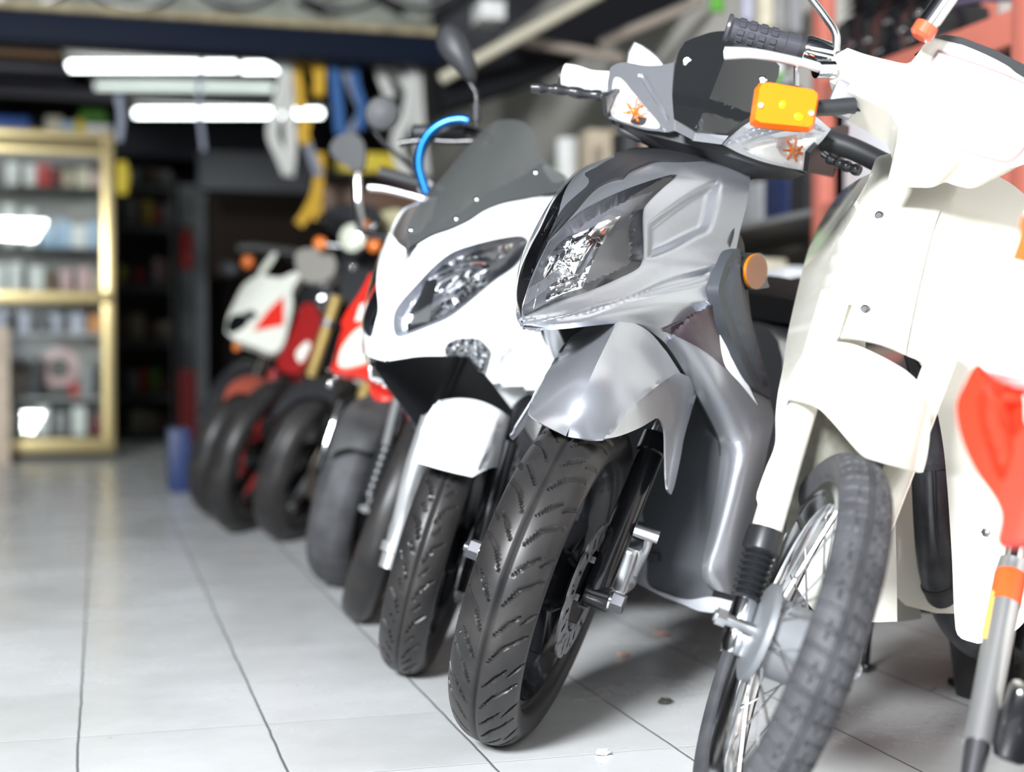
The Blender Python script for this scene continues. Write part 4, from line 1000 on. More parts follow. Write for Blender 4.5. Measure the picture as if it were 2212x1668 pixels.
# fender
fr_ = lambda y: np.interp(abs(y), [0, .03, .05, .062, .07, .076], [.312, .311, .303, .288, .255, .17])
fg = np.array([[WA.w((fr_(y) * cos(a), y, fr_(y) * sin(a))) for y in np.linspace(-.076, .076, 61)] for a in np.linspace(.1, 2.6, 60)])
fbv = bvh_of(grid_mesh(fg))
panel('front_fender', fbv, [(903, 1000, 1), (905, 955), (914, 918), (928, 888), (947, 868), (978, 861), (1010, 861), (1040, 867), (1070, 880), (1097, 898), (1112, 918), (1120, 955), (1117, 1000), (1108, 1050), (1098, 1085), (1083, 1092, 1), (1088, 1050), (1087, 1014, 1), (1065, 1010), (1045, 1018), (1021, 1031, 1), (960, 1016)], M_white, white, thick=.003, step=7, smooth=30,
      relief=[([(1027, 1028, 1), (1045, 985), (1062, 955), (1080, 900, 1), (1090, 915), (1062, 985), (1050, 1012, 1)], -.006, 10)])
# nose
WT = [trow(WB, (900, 498), (1240, 402), .17, 2.3), trow(WB, (887, 527), (1243, 450), .18, 2.3), trow(WB, (870, 569), (1235, 520), .185, 2.5), trow(WB, (845, 640), (1215, 620), .19, 2.5),
      trow(WB, (828, 700), (1200, 700), .195, 2.3), trow(WB, (827, 745), (1195, 765), .2, 2.1), trow(WB, (832, 781), (1180, 835), .2, 1.9)]
wg = grid_surf(WT, 30, 40, (0, .06, .02, .03))
inn = [(1046, 808, .132), (1080, 850, .136), (1110, 890, .138), (1150, 951, .139)]; out_ = [(1182, 838, .178), (1192, 870, .17), (1198, 910, .163), (1206, 965, .16)]
wl = grid_surf([[WB.lat(*a) + (WB.lat(*b) - WB.lat(*a)) * s + WB.F * .02 * sin(pi * s) for s in np.linspace(0, 1, 6)] for a, b in zip(inn, out_)], 12, 20, (.05, .05, .05, .08))
wbv = bvh_of(grid_mesh(wg), grid_mesh(wl), mirrored(WB, grid_mesh(wg)))
hlo = [(1127, 510), (1138, 518), (1137, 530), (1115, 570), (1065, 607), (1020, 645), (970, 685), (915, 710), (863, 729), (853, 722), (849, 700), (852, 675), (865, 653), (900, 614), (935, 577), (975, 546), (1022, 529), (1085, 514)]
ind = [(961, 750), (982, 734), (1030, 731), (1038, 735), (1059, 760), (1057, 775), (1049, 807, 1), (1035, 800), (1020, 777), (1010, 770, 1), (962, 769, 1)]
wo = [(832, 781, 1), (827, 745), (828, 700), (845, 640), (870, 569, 1), (885, 540), (905, 527), (935, 510), (975, 496), (1015, 477), (1045, 457), (1085, 441), (1135, 431), (1190, 420), (1238, 412, 1), (1243, 450), (1235, 520), (1215, 620), (1200, 700), (1195, 765), (1196, 850), (1204, 962, 1), (1150, 951, 1), (1110, 890), (1080, 850), (1049, 807, 1), (1057, 775), (1059, 760), (1038, 735), (1030, 731), (982, 734), (961, 750), (962, 769, 1), (905, 770), (870, 775)]
panel('front_fairing', wbv, wo, M_white, white, WB, 'join', .005, 40, step=9, holes=[hlo], relief=[([(1075, 775, 1), (1110, 745), (1160, 735, 1), (1130, 775), (1090, 820)], -.008, 14)])
bowl = [(880, 716, 1), (879, 680), (900, 642), (923, 596, 1), (985, 574), (1025, 564), (1060, 564), (1070, 572, 1), (1066, 603, 1), (1020, 642), (972, 680)]
up = [(936, 588, 1), (960, 567), (1000, 550), (1050, 535), (1115, 524, 1), (1100, 545), (1072, 566, 1), (1060, 558), (1020, 558), (980, 570)]
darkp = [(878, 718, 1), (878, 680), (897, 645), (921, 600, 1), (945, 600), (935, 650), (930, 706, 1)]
for s_ in (1, -1):
    hl = thing('headlight', (0, 0, 0), None, None); hl.parent = white
    for nm, o_, m_, kw in (('lens', hlo, M_clear, dict(step=9, off=.002)), ('lamp_bezel', hlo, mat('lamp_silver_grey', (.27, .28, .32), .3, metal=.4, coat=.3), dict(step=8, off=-.001, relief=[(hlo, -.016, 10), (bowl, -.03, 6)])),
                           ('reflector', bowl, M_reflector, dict(step=7, off=-.016, relief=[(bowl, -.04, 50), ([(960, 640), (1010, 590), (1040, 590), (1000, 650)], .012, 14), ([(1020, 620), (1040, 600), (1055, 600), (1035, 625)], -.015, 8)])),
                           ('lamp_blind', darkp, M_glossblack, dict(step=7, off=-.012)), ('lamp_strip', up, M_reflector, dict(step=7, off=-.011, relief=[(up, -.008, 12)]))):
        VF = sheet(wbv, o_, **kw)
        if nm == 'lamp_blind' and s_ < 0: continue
        if nm != 'lens': VF = thicken(*VF, .001)
        obj(nm, *(VF if s_ > 0 else mirrored(WB, VF)), m_, hl, 40)
    sg = thing('turn_signal', (0, 0, 0), None, None); sg.parent = white
    VF = sheet(wbv, ind, 6, off=.002); obj('lens', *(VF if s_ > 0 else mirrored(WB, VF)), M_clear, sg, 30)
    random.seed(5); fac = [([(x, y), (x + 12, y - 3), (x + 14, y + 9), (x + 3, y + 11)], random.uniform(-.012, .006), 4) for x, y in ((975, 748), (995, 742), (1015, 738), (990, 757), (1012, 755), (1032, 748), (1036, 765), (1038, 780), (1030, 762))]
    VF = thicken(*sheet(wbv, ind, 4, off=-.006, relief=[(ind, -.012, 6)] + fac), .001); obj('reflector', *(VF if s_ > 0 else mirrored(WB, VF)), M_reflector, sg, 20)
# dark mouth of the fairing
mo = [WB.lat(*p) for p in ((833, 779, .004), (870, 775, .025), (905, 770, .048), (962, 769, .083), (1010, 770, .108), (1035, 800, .126), (1048, 807, .132), (1080, 850, .136), (1110, 890, .138), (1150, 951, .139))]
mo = catmull(mo, 40); ml = [WB.mir(p) for p in mo]
G = np.array([[l_ * (1 - u) + r_ * u + (WB.U * .05 - WB.F * .12) * (4 * u * (1 - u)) ** .5 for u in np.linspace(0, 1, 25)] for r_, l_ in zip(mo, ml)])
obj('mouth_liner', *thicken(*grid_mesh(G), .003), M_blackplastic, white, 50)
# smoked screen
def wsx(y, z): return .155 - 1.0 * (z - .82) - 4.2 * y * y
sg_ = np.array([[WB.w((wsx(y, z), y, z)) for y in np.linspace(-.22, .22, 45)] for z in np.linspace(.70, 1.3, 61)])
sbv = bvh_of(grid_mesh(sg_))
scrn = [(870, 569, 1), (880, 541), (882, 525), (880, 503), (892, 470), (908, 443), (950, 394), (1000, 335), (1040, 290), (1068, 266), (1090, 262), (1112, 262), (1136, 270), (1153, 292), (1163, 328), (1190, 362), (1222, 384), (1236, 411, 1), (1190, 420), (1135, 431), (1085, 441), (1045, 457), (1015, 477), (975, 496), (935, 510), (905, 527), (885, 540)]
panel('windscreen', sbv, scrn, mat('smoked_windscreen', (.085, .09, .09), .12, alpha=.72, coat=.3), white, thick=0, step=10, off=.004)
band = [(871, 567, 1), (880, 541), (882, 525), (881, 505), (905, 500), (925, 470, 1), (945, 487, 1), (1000, 452), (1040, 420), (1085, 398), (1137, 372), (1172, 350), (1190, 364), (1222, 386), (1235, 410, 1), (1190, 419), (1135, 430), (1085, 440), (1045, 456), (1015, 476), (975, 495), (935, 509), (905, 526), (886, 539)]
panel('screen_base', sbv, band, M_greyplastic, white, thick=.004, step=10, off=-.004)
win = [(1172, 358), (1182, 355), (1222, 383), (1210, 393), (1195, 391)]
panel('screen_vent', sbv, win, mat('pale_grey_plastic', (.50, .52, .50), .5), white, thick=.003, step=6, off=-.001)
for x, y in ((1031, 433), (1158, 375), (889, 500), (987, 475)):
    p = hit(sbv, x, y); obj('screen_screw', *ellipsoid(Frame(p, WB.F, WB.L, WB.U), (.004, 0, 0), (.004, .006, .006), 10, 6), M_chrome, white)
# bars, mirror, lever (turned)
bp = [WS_.fwd(893, 287, -.30), WS_.fwd(905, 286, -.30), WS_.fwd(1005, 282, -.30), WS_.fwd(1060, 300, -.29)]
for s_ in (-1, 1):
    mv = (lambda P: P) if s_ < 0 else WS_.mir
    q = [mv(p) for p in bp]
    obj('handlebar_grip', *tube([q[0], q[0] * .7 + q[1] * .3, q[1], q[2]], [.015, .018, .0165, .0165], 18), M_blackplastic, white, 40)
    obj('handlebar_tube', *tube([q[2], q[3]], .011, 14), M_blackmetal, white)
    obj('lever', *curve_tube([mv(WS_.fwd(x, y, -.26)) for x, y in ((862, 311), (875, 308), (920, 303), (970, 306), (1020, 305))], [.008, .0075, .006, .006, .007], 10, 20), M_blackmetal, white, 40)
    st = [mv(WS_.fwd(x, y, -.27)) for x, y in ((1029, 275), (1029, 215), (1028, 200), (1014, 178))]
    obj('mirror_stem', *tube(st, [.0055, .0055, .0055, .0055], 12), M_blackmetal, white, 40)
    obj('stem_sleeve', *tube([mv(WS_.fwd(1029, 262, -.27)), mv(WS_.fwd(1029, 225, -.27))], .0105, 14), M_blackplastic, white, 40)
    ol = [(941, 88), (948, 60), (965, 48), (983, 52), (1003, 75), (1018, 110), (1027, 140), (1027, 165), (1021, 182), (1005, 172), (985, 152), (960, 128), (946, 108)]
    ol = smooth_poly(ol, 8)
    front = [mv(WS_.fwd(x, y, -.265)) for x, y in ol]; c = np.mean(front, 0); mid = [c + (p - c) * 1.0 - WS_.F * .018 for p in front]; fr0 = [c + (p - c) * .8 + WS_.F * .012 for p in front]
    n = len(ol); V = np.vstack([[c + WS_.F * .015], fr0, front, mid])
    Fc = [(0, 1 + i, 1 + (i + 1) % n) for i in range(n)] + [(1 + i, 1 + n + i, 1 + n + (i + 1) % n, 1 + (i + 1) % n) for i in range(n)] + [(1 + n + i, 1 + 2 * n + i, 1 + 2 * n + (i + 1) % n, 1 + n + (i + 1) % n) for i in range(n)] + [tuple(1 + 2 * n + i for i in range(n))]
    obj('mirror', V, Fc, M_blackplastic, white, 60)
bt = [(922, 418), (914, 395), (906, 365), (906, 340), (913, 312), (928, 288), (950, 270), (975, 260), (1000, 258), (1012, 262)]
gd = obj('guard_tube', *curve_tube([WS_.fwd(x, y, -.24) for x, y in bt], .0105, 18, 60), mat('blue_anodised', (.0, .10, .33), .3, metal=.7, coat=.3), white, 40); gd['label'] = 'blue metallic curved tube'
scooter_rear(WB, white, M_white, L=1.3, R=.25, seat_z=.78, w=.15)
# ================================================================ the other machines
M_red = mat('red_enamel', (.60, .025, .015), .2, coat=.6)
M_darkred = mat('dark_red_enamel', (.25, .012, .012), .3, coat=.4)
M_gold = mat('gold_fork', (.62, .44, .16), .35, metal=.6)
M_bone = mat('bone_white_plastic', (.70, .70, .62), .3, coat=.3)
M_milky = mat('milky_lamp', (.72, .74, .62), .18, metal=.25, coat=.5)

def shell(fr, name, outl, m, par, x0, k=3.0, rake=.5, z0=.6, thick=.04, step=10, off=0, holes=(), smooth=40, relief=()):
    """a bulged front piece: traced outline on a surface that falls back to both sides and upwards"""
    G = np.array([[fr.w((x0 - k * y * y - rake * (z - z0), y, z)) for y in np.linspace(-.5, .5, 41)] for z in np.linspace(-.1, 1.6, 35)])
    b = bvh_of(grid_mesh(G)); VF = sheet(b, outl, step, off=off, holes=holes, relief=relief)
    return obj(name, *(thicken(*VF, thick) if thick else VF), m, par, smooth)
def base_bike(label, cat, name, X, Y, h, lean, R, rho, steer, tread=None, m=None, rimm=None, rim_k=.74, rear=True, rear_m=None, L=1.3):
    S = wheel_frame(X, Y, h, lean, R, rho); B = S.turned((-.03, 0, R), -steer, 27); A = S.moved((0, 0, R))
    t = thing(name, (float(B.O[0]), float(B.O[1]), 0), label, cat)
    tyre(A, R, rho, 'front_tire', t, m or M_tyre, tread, n=160 if tread is None else 360, k=14, rim_r=R * rim_k)
    rim(A, R * rim_k + .002, rho * .6, rimm or M_blackmetal, t); spoke_wheel(A, R * rim_k - .02, rimm or M_blackmetal, t)
    if rear: scooter_rear(B, t, rear_m or M_blackplastic, L=L, R=R, seat_z=.76, w=.12, floor=False)
    return S, B, A, t
def groove1(t, y): return .004 if abs(abs(y) - .012) < .003 or abs(y) < .0015 else 0

# ---- black-tyred machine whose fork gaiter shows beside the white scooter
FS, FB_, FA, F_ = base_bike('dark scooter behind the white one, with black fork gaiter, round mirror and silver brake lever', 'scooter', 'scooter', .587, 3.296, 1.95, 20.7, .279, .038, 28, rear_m=M_blackplastic)
for s_ in (-1, 1):
    mv = (lambda P: P) if s_ < 0 else FS.mir
    a, b, c, d = [mv(FS.lat(x, y, -.085)) for x, y in ((866, 850), (838, 962), (801, 1070), (787, 1100))]
    obj('stanchion', *tube([a + (a - b) * .6, b], .017, 16), M_chrome, F_, 40)
    e = (c - b) / np.linalg.norm(c - b); Lg = np.linalg.norm(c - b)
    obj('fork_gaiter', *tube([b + e * Lg * i / 42 for i in range(43)], [.020 + .005 * (.5 - .5 * cos(2 * pi * i / 6)) for i in range(43)], 18), M_gaiter, F_, 40)
    obj('fork_end', *tube([c, d], [.018, .014], 14), M_chrome, F_, 40)
    bp_ = [mv(FS.fwd(x, y, -.3)) for x, y in ((820, 372), (905, 397), (960, 410))]
    obj('handlebar_grip', *tube(bp_, .017, 16), M_blackplastic, F_, 40)
    obj('brake_lever', *curve_tube([mv(FS.fwd(x, y, -.25)) for x, y in ((797, 405), (830, 408), (880, 420), (925, 433))], [.010, .009, .008, .009], 12, 16), M_steel, F_, 40)
    ms = [mv(FS.fwd(x, y, -.28)) for x, y in ((905, 385), (875, 350), (840, 318), (815, 292), (800, 268), (793, 255))]
    obj('mirror_stem', *curve_tube(ms, .006, 10, 24), M_blackmetal, F_, 40)
    c_ = mv(FS.fwd(826, 246, -.27)); f2 = Frame(c_, FS.F, FS.L, FS.U)
    obj('mirror', *lathe(f2, [(-.02, 0), (-.018, .028), (-.005, .044), (.004, .046), (.012, .040), (.016, .02), (.017, 0)], 32, 'F'), M_blackplastic, F_, 40)
obj('bar_bracket', *box(Frame(FS.fwd(919, 405, -.28), FS.F, FS.L, FS.U), (0, 0, 0), (.03, .03, .04), .006), M_steel, F_)
obj('front_fender', *thicken(*grid_mesh(np.array([[FA.w((.30 * cos(a) * (1 - 8 * y * y), y, .30 * sin(a) * (1 - 8 * y * y))) for y in np.linspace(-.055, .055, 9)] for a in np.linspace(.9, 2.6, 24)])), .003), M_blackplastic, F_, 40)

# ---- red scooter with wide tyre
ES, EB, EA, E_ = base_bike('red scooter with pale headlight and wide grey tyre, next beyond the white scooter', 'scooter', 'scooter', .623, 3.826, 9.6, 15.65, .259, .06, 24, groove1, M_tyre_old, rear_m=M_red)
fq = lambda y: np.interp(abs(y), [0, .04, .06, .072, .08], [.295, .292, .28, .25, .2])
fgE = bvh_of(grid_mesh(np.array([[EA.w((fq(y) * cos(a), y, fq(y) * sin(a))) for y in np.linspace(-.08, .08, 33)] for a in np.linspace(.0, 2.7, 50)])))
panel('front_fender', fgE, [(708, 985, 1), (716, 948), (727, 915), (748, 882), (775, 862), (815, 852), (855, 870), (880, 905), (885, 960), (868, 990, 1), (845, 985), (800, 978), (750, 968)], mat('dusty_black_plastic', (.05, .05, .052), .55, var=.4, vscale=12), E_, thick=.004, step=9)
for s_ in (-1, 1):
    mv = (lambda P: P) if s_ < 0 else ES.mir
    obj('fork_leg', *curve_tube([mv(ES.lat(x, y, -.10)) for x, y in ((735, 865), (723, 905), (703, 965), (688, 1012))], [.013, .0125, .0125, .011], 14, 10), M_chrome, E_, 40)
shell(EB, 'front_fairing', [(800, 590, 1), (775, 637), (745, 680), (726, 732), (712, 800, 1), (738, 806), (780, 812), (830, 838), (900, 860, 1), (960, 640)], M_red, E_, .16, 2.2, .55, .6, .03)
shell(EB, 'headlight', [(735, 762), (750, 735), (775, 710), (830, 690), (830, 770), (790, 785), (747, 795), (732, 792)], M_milky, E_, .17, 2.2, .55, .6, .015, off=.003)
shell(EB, 'lamp_strip', [(737, 700), (722, 728), (708, 762), (701, 788), (707, 801), (716, 795), (724, 768), (735, 730), (742, 706)], M_chrome, E_, .175, 2.2, .55, .6, .012, off=.004)
shell(EB, 'fairing_graphic', [(779, 660, 1), (768, 695, 1), (800, 690, 1), (805, 650, 1)], M_bone, E_, .163, 2.2, .55, .6, .003, off=.003)
for x, y, r in ((714, 829, .012), (726, 815, .008)):
    p = EB.fwd(x, y, .1); obj('fork_crown_bolt', *ellipsoid(Frame(p, EB.F, EB.L, EB.U), (0, 0, 0), (r, r, r)), M_chrome, E_)
shell(EB, 'lower_fairing', [(795, 812), (800, 845), (815, 865), (850, 860), (850, 815)], M_red, E_, .1, 2, .5, .6, .02)
ol = smooth_poly([(712, 320), (722, 300), (745, 288), (772, 292), (786, 312), (788, 345), (780, 368), (760, 366), (735, 350), (718, 336)], 6)
V_, F__ = prism([ES.fwd(x, y, -.30) for x, y in ol], -ES.F * .02); obj('mirror', V_, F__, M_blackplastic, E_, 40)
obj('mirror_stem', *tube([ES.fwd(771, 375, -.3), ES.fwd(773, 445, -.3), ES.fwd(780, 500, -.28)], .0145, 12, sx=1.3), M_chrome, E_, 40)
obj('handlebar_tube', *tube([ES.fwd(780, 500, -.28), ES.fwd(930, 540, -.28), ES.mir(ES.fwd(780, 500, -.28))], .012, 12), M_blackmetal, E_)

# ---- naked motorcycle with gold fork legs
DS, DB, DA, D_ = base_bike('naked motorcycle with gold fork legs, round chrome headlight and amber indicators', 'motorcycle', 'motorcycle', .61, 4.846, 17.5, 21.6, .298, .054, 22, groove1, rear_m=M_blackplastic, L=1.4)
for s_ in (-1, 1):
    mv = (lambda P: P) if s_ < 0 else DS.mir
    q = [mv(DS.lat(x, y, -.10)) for x, y in ((728, 640), (709, 695), (672, 812))]
    obj('fork_leg', *tube([q[0], q[2]], .0185, 16), M_gold, D_, 40); dd = (q[2] - q[0]) / np.linalg.norm(q[2] - q[0])
    obj('fork_clamp', *tube([q[1] - dd * .014, q[1] + dd * .014], .026, 16), M_steel, D_, 40)
    obj('fork_foot', *tube([q[2], q[2] + dd * .3], .021, 16), M_blackmetal, D_, 40)
    pI = mv(DS.fwd(692, 526, -.22)); obj('indicator', *ellipsoid(Frame(pI, DS.F, DS.L, DS.U), (0, 0, 0), (.02, .026, .024)), M_amberlens, D_)
    obj('indicator_stalk', *tube([pI, mv(DS.fwd(735, 530, -.24))], .009, 10), M_chrome, D_)
    obj('handlebar', *curve_tube([mv(DS.fwd(x, y, -.34)) for x, y in ((690, 470), (730, 478), (770, 490))], .014, 12, 10), M_blackmetal, D_)
p = DS.fwd(762, 514, -.17); f2 = Frame(p, DS.F, DS.L, DS.U)
hlD = obj('headlight', *lathe(f2, [(-.08, .0), (-.075, .035), (-.03, .052), (.0, .055), (.006, .053), (.006, .048)], 32, 'F'), M_chrome, D_, 40)
obj('lens', *lathe(f2, [(.004, .05), (.012, .035), (.016, 0)], 32, 'F'), M_milky, hlD, 40)
p2 = DS.fwd(808, 530, -.18); obj('indicator', *ellipsoid(Frame(p2, DS.F, DS.L, DS.U), (0, 0, 0), (.02, .024, .026)), M_amberlens, D_)
p3 = DS.fwd(786, 484, -.2); obj('indicator', *ellipsoid(Frame(p3, DS.F, DS.L, DS.U), (0, 0, 0), (.018, .02, .016)), M_amberlens, D_)
shell(DS, 'fuel_tank', [(803, 472), (825, 458), (860, 452), (885, 470), (885, 500), (860, 522), (840, 515), (822, 495)], mat('pale_olive_enamel', (.48, .44, .27), .35, coat=.3), D_, -.45, 1.0, .3, .9, .12)
shell(DS, 'fork_yoke', [(735, 545), (775, 540), (800, 560), (795, 640), (760, 660), (735, 640)], M_blackplastic, D_, -.2, .5, .5, .7, .08)
shell(DS, 'instrument_pod', [(700, 455), (760, 440), (815, 450), (810, 478), (760, 490), (700, 485)], M_blackplastic, D_, -.28, .5, .5, .9, .05)
for x, y, r in ((798, 507, .017), (806, 488, .013), (763, 578, .011), (769, 340 + 190, .006), (879, 464, .014)):
    q = DS.fwd(x, y, -.14); obj('chrome_cap', *ellipsoid(Frame(q, DS.F, DS.L, DS.U), (0, 0, 0), (r, r, r)), M_chrome, D_)
fgD = bvh_of(grid_mesh(np.array([[DA.w((.325 * cos(a) * (1 - 10 * y * y), y, .325 * sin(a) * (1 - 10 * y * y))) for y in np.linspace(-.08, .08, 17)] for a in np.linspace(.3, 2.8, 40)])))
panel('front_fender', fgD, [(588, 900), (605, 862), (635, 832), (670, 818), (710, 822), (735, 840), (735, 880), (700, 860), (650, 860), (615, 885)], M_blackplastic, D_, thick=.004, step=10)
obj('brake_disc', *lathe(DA, [(.06, .06), (.06, .13), (.065, .13), (.065, .06)], 40), mat('tarnished_disc', (.18, .15, .12), .4, metal=.8), D_, 30)

# ---- red motorcycle with black round headlight
g = at_z(528, 1150)
KS, KB, KA, K_ = base_bike('red motorcycle with dark round headlight, between the gold-forked and the white-faired machine', 'motorcycle', 'motorcycle', float(g[0]) - .01, float(g[1]) + .02, 17, 18.5, .285, .042, 22, rear_m=M_darkred)
shell(KB, 'front_fairing', [(598, 788), (622, 735), (640, 690), (652, 660), (672, 655), (695, 690), (684, 722), (672, 762), (648, 803), (620, 805)], M_darkred, K_, .05, 1.2, .5, .6, .08)
shell(KB, 'fairing_graphic', [(640, 765), (665, 738), (672, 745), (650, 785)], M_bone, K_, .055, 1.2, .5, .6, .004, off=.004)
p = KS.fwd(679, 652, -.1); f2 = Frame(p, KS.F, KS.L, KS.U)
hlK = obj('headlight', *lathe(f2, [(-.09, 0), (-.08, .05), (-.02, .072), (.0, .074), (.004, .066)], 32, 'F'), M_chrome, K_, 40)
obj('lens', *lathe(f2, [(.002, .066), (.014, .045), (.02, 0)], 32, 'F'), M_glossblack, hlK, 40)
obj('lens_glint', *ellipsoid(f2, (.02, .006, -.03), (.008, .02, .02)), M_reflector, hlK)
for s_ in (-1, 1):
    mv = (lambda P: P) if s_ < 0 else KS.mir
    obj('fork_leg', *tube([mv(KS.lat(595, 800, -.09)), mv(KS.lat(548, 930, -.09))], .02, 14), M_darkred, K_, 40)
for x, y in ((664, 569), (652, 648), (703, 637), (680, 585), (690, 597)):
    q = KS.fwd(x, y, -.16); obj('chrome_cap', *ellipsoid(Frame(q, KS.F, KS.L, KS.U), (0, 0, 0), (.014, .014, .014)), M_chrome, K_)
shell(KS, 'instrument_cowl', [(640, 545), (690, 537), (722, 555), (722, 590), (690, 610), (650, 600)], mat('grey_cowl', (.22, .21, .19), .4), K_, -.06, .5, .5, .9, .06)

# ---- white fairing, red wheel
BS, BB, BA, B_ = base_bike('white motorcycle with red flash on its fairing and red front wheel', 'motorcycle', 'motorcycle', .455, 5.588, 21.3, 18.4, .28, .052, 12, rimm=M_darkred, rear_m=M_bone)
M_bonef = mat('off_white_fairing', (.62, .63, .56), .3, coat=.4)
shell(BB, 'front_fairing', [(487, 717, 1), (492, 685), (505, 655), (525, 617), (545, 601), (562, 594), (605, 600), (635, 588), (650, 592), (630, 630), (632, 655), (623, 703), (610, 747), (590, 763), (547, 747), (502, 731)], M_bonef, B_, .22, 2.0, .6, .6, .05, step=8)
shell(BB, 'fairing_graphic', [(547, 716, 1), (580, 672), (613, 640, 1), (613, 702, 1)], M_red, B_, .222, 2.0, .6, .6, .004, off=.004, step=8)
shell(BB, 'windscreen', [(560, 592), (578, 568), (597, 546), (616, 556), (637, 580), (604, 598)], glass('brown_screen', (.3, .29, .24), .08), B_, .2, 2.0, .6, .6, 0, step=8)
shell(BB, 'screen_edge', [(556, 592), (590, 545), (598, 548), (566, 594)], M_bone, B_, .203, 2.0, .6, .6, .006, step=6)
shell(BB, 'headlight', [(491, 712), (497, 690), (512, 680), (535, 685), (535, 702), (510, 720), (496, 722)], M_chrome, B_, .225, 2.0, .6, .6, .01, off=.004, step=6)
shell(BB, 'intake', [(525, 680), (545, 672), (555, 680), (540, 692)], M_blackplastic, B_, .225, 2.0, .6, .6, .004, off=.004, step=6)
fgB = bvh_of(grid_mesh(np.array([[BA.w((.305 * cos(a) * (1 - 10 * y * y), y, .305 * sin(a) * (1 - 10 * y * y))) for y in np.linspace(-.08, .08, 17)] for a in np.linspace(.2, 2.8, 40)])))
panel('front_fender', fgB, [(482, 868, 1), (492, 838), (512, 820), (545, 812), (580, 826), (590, 850), (575, 868), (540, 850), (505, 850)], mat('faded_red_plastic', (.32, .07, .045), .4), B_, thick=.004, step=8)
for s_ in (-1, 1):
    mv = (lambda P: P) if s_ < 0 else BS.mir
    a, b = mv(BS.lat(572, 760, -.09)), mv(BS.lat(552, 812, -.09)); obj('fork_leg', *tube([a, b, b + (b - a) * 2.2], [.018, .018, .019], 14), M_chrome if s_ < 0 else M_blackmetal, B_, 40)
q = BB.fwd(512, 748, .05); obj('indicator', *ellipsoid(Frame(q, BB.F, BB.L, BB.U), (0, 0, 0), (.015, .016, .02)), M_amberlens, B_)

# ---- last machine, only its lever, lamp and fender show
g = at_z(455, 1085)
AS, AB, AA, A_ = base_bike('farthest dark motorcycle in the row, with amber indicator and pale clutch lever', 'motorcycle', 'motorcycle', float(g[0]) + .12, float(g[1]) + .45, 20, 17, .30, .048, 14, rear_m=M_blackplastic)
obj('front_fender', *thicken(*grid_mesh(np.array([[AA.w((.33 * cos(a) * (1 - 8 * y * y), y, .33 * sin(a) * (1 - 8 * y * y))) for y in np.linspace(-.07, .07, 9)] for a in np.linspace(.2, 2.4, 24)])), .004), M_blackplastic, A_, 40)
for s_ in (-1, 1):
    mv = (lambda P: P) if s_ < 0 else AS.mir
    obj('lever', *curve_tube([mv(AS.fwd(x, y, -.3)) for x, y in ((515, 535), (545, 533), (590, 538), (640, 545))], [.012, .012, .011, .012], 12, 12), M_steel, A_, 40)
    q = mv(AS.fwd(535, 566, -.25)); obj('indicator', *ellipsoid(Frame(q, AS.F, AS.L, AS.U), (0, 0, 0), (.02, .03, .03)), M_amberlens, A_)
    q = mv(AS.fwd(492, 580, -.3)); obj('mirror', *ellipsoid(Frame(q, AS.F, AS.L, AS.U), (0, 0, 0), (.012, .05, .035)), M_blackplastic, A_)
    obj('handlebar', *tube([mv(AS.fwd(560, 545, -.33)), mv(AS.fwd(660, 570, -.33))], .013, 12), M_blackmetal, A_)
    obj('fork_leg', *tube([mv(AS.w((-.02, -.09, .3))), mv(AS.w((-.35, -.09, .95)))], .02, 12), M_blackmetal, A_)

# ---- red off-road machine cut by the frame's edge
RS, RB, RA, R_ = base_bike('red off-road motorcycle cut off by the picture edge, nearest of the row', 'motorcycle', 'motorcycle', .915, 1.17, 12, 17, .30, .042, 16, rear_m=M_red)
M_redp = mat('red_plastic', (.80, .03, .012), .3, coat=.2); M_orange = mat('orange_red_plastic', (.85, .10, .02), .35)
for s_ in (-1, 1):
    mv = (lambda P: P) if s_ < 0 else RS.mir
    q = [mv(RS.lat(x, y, -.095)) for x, y in ((2214, 1090), (2206, 1150), (2184, 1235), (2112, 1608))]
    obj('stanchion', *tube([q[0] + (q[0] - q[2]) * 1.2, q[2]], .0125, 16), M_chrome, R_, 40)
    fl = obj('fork_leg', *tube([q[1] * .3 + q[2] * .7, q[2], q[3]], [.0175, .019, .0175], 20), mat('brushed_fork', (.50, .50, .50), .3, metal=.8), R_, 40)
    d = (q[3] - q[2]) / np.linalg.norm(q[3] - q[2])
    obj('fork_sticker', *tube([q[2] + d * .005, q[2] + d * .05], .0196, 20, caps=False), M_orange, fl, 40)
    obj('fork_foot', *tube([q[3] - d * .01, q[3] + d * .05], [.016, .012], 14), M_nut, R_, 40)
    obj('fork_sticker', *box(Frame(q[2] * .72 + q[3] * .28 + RS.F * .006 - RS.L * .016, RS.F, RS.L, d), (0, 0, 0), (.014, .008, .07), .001), mat('gold_sticker', (.5, .36, .08), .4), fl, 30)
obj('brake_caliper', *box(Frame(RS.lat(2200, 1560, -.06), RS.F, RS.L, RS.U), (0, 0, 0), (.06, .04, .09), .01), M_blackmetal, R_, 40)
shell(RS, 'side_shroud', [(2111, 787), (2082, 833), (2066, 876), (2076, 944), (2105, 1013), (2160, 1104), (2153, 1170, 1), (2206, 1171), (2300, 1165, 1), (2300, 800, 1), (2200, 815), (2150, 800)], M_redp, R_, .02, 1.5, .4, .5, .02, holes=[[(2168, 840), (2175, 890), (2192, 945), (2215, 920), (2280, 900, 1), (2280, 838, 1), (2215, 836)]], relief=[([(2123, 833), (2112, 870), (2120, 930), (2160, 1040), (2172, 1030), (2190, 960), (2172, 900), (2163, 838)], -.012, 14)])
shell(RS, 'front_number_plate', [(2230, 440), (2202, 500), (2187, 540), (2166, 578), (2150, 600), (2104, 705), (2106, 742), (2120, 790), (2200, 822), (2330, 822, 1), (2330, 440, 1)], mat('white_red_plastic', (.80, .78, .76), .3), R_, .05, 1.5, .4, .5, .02)
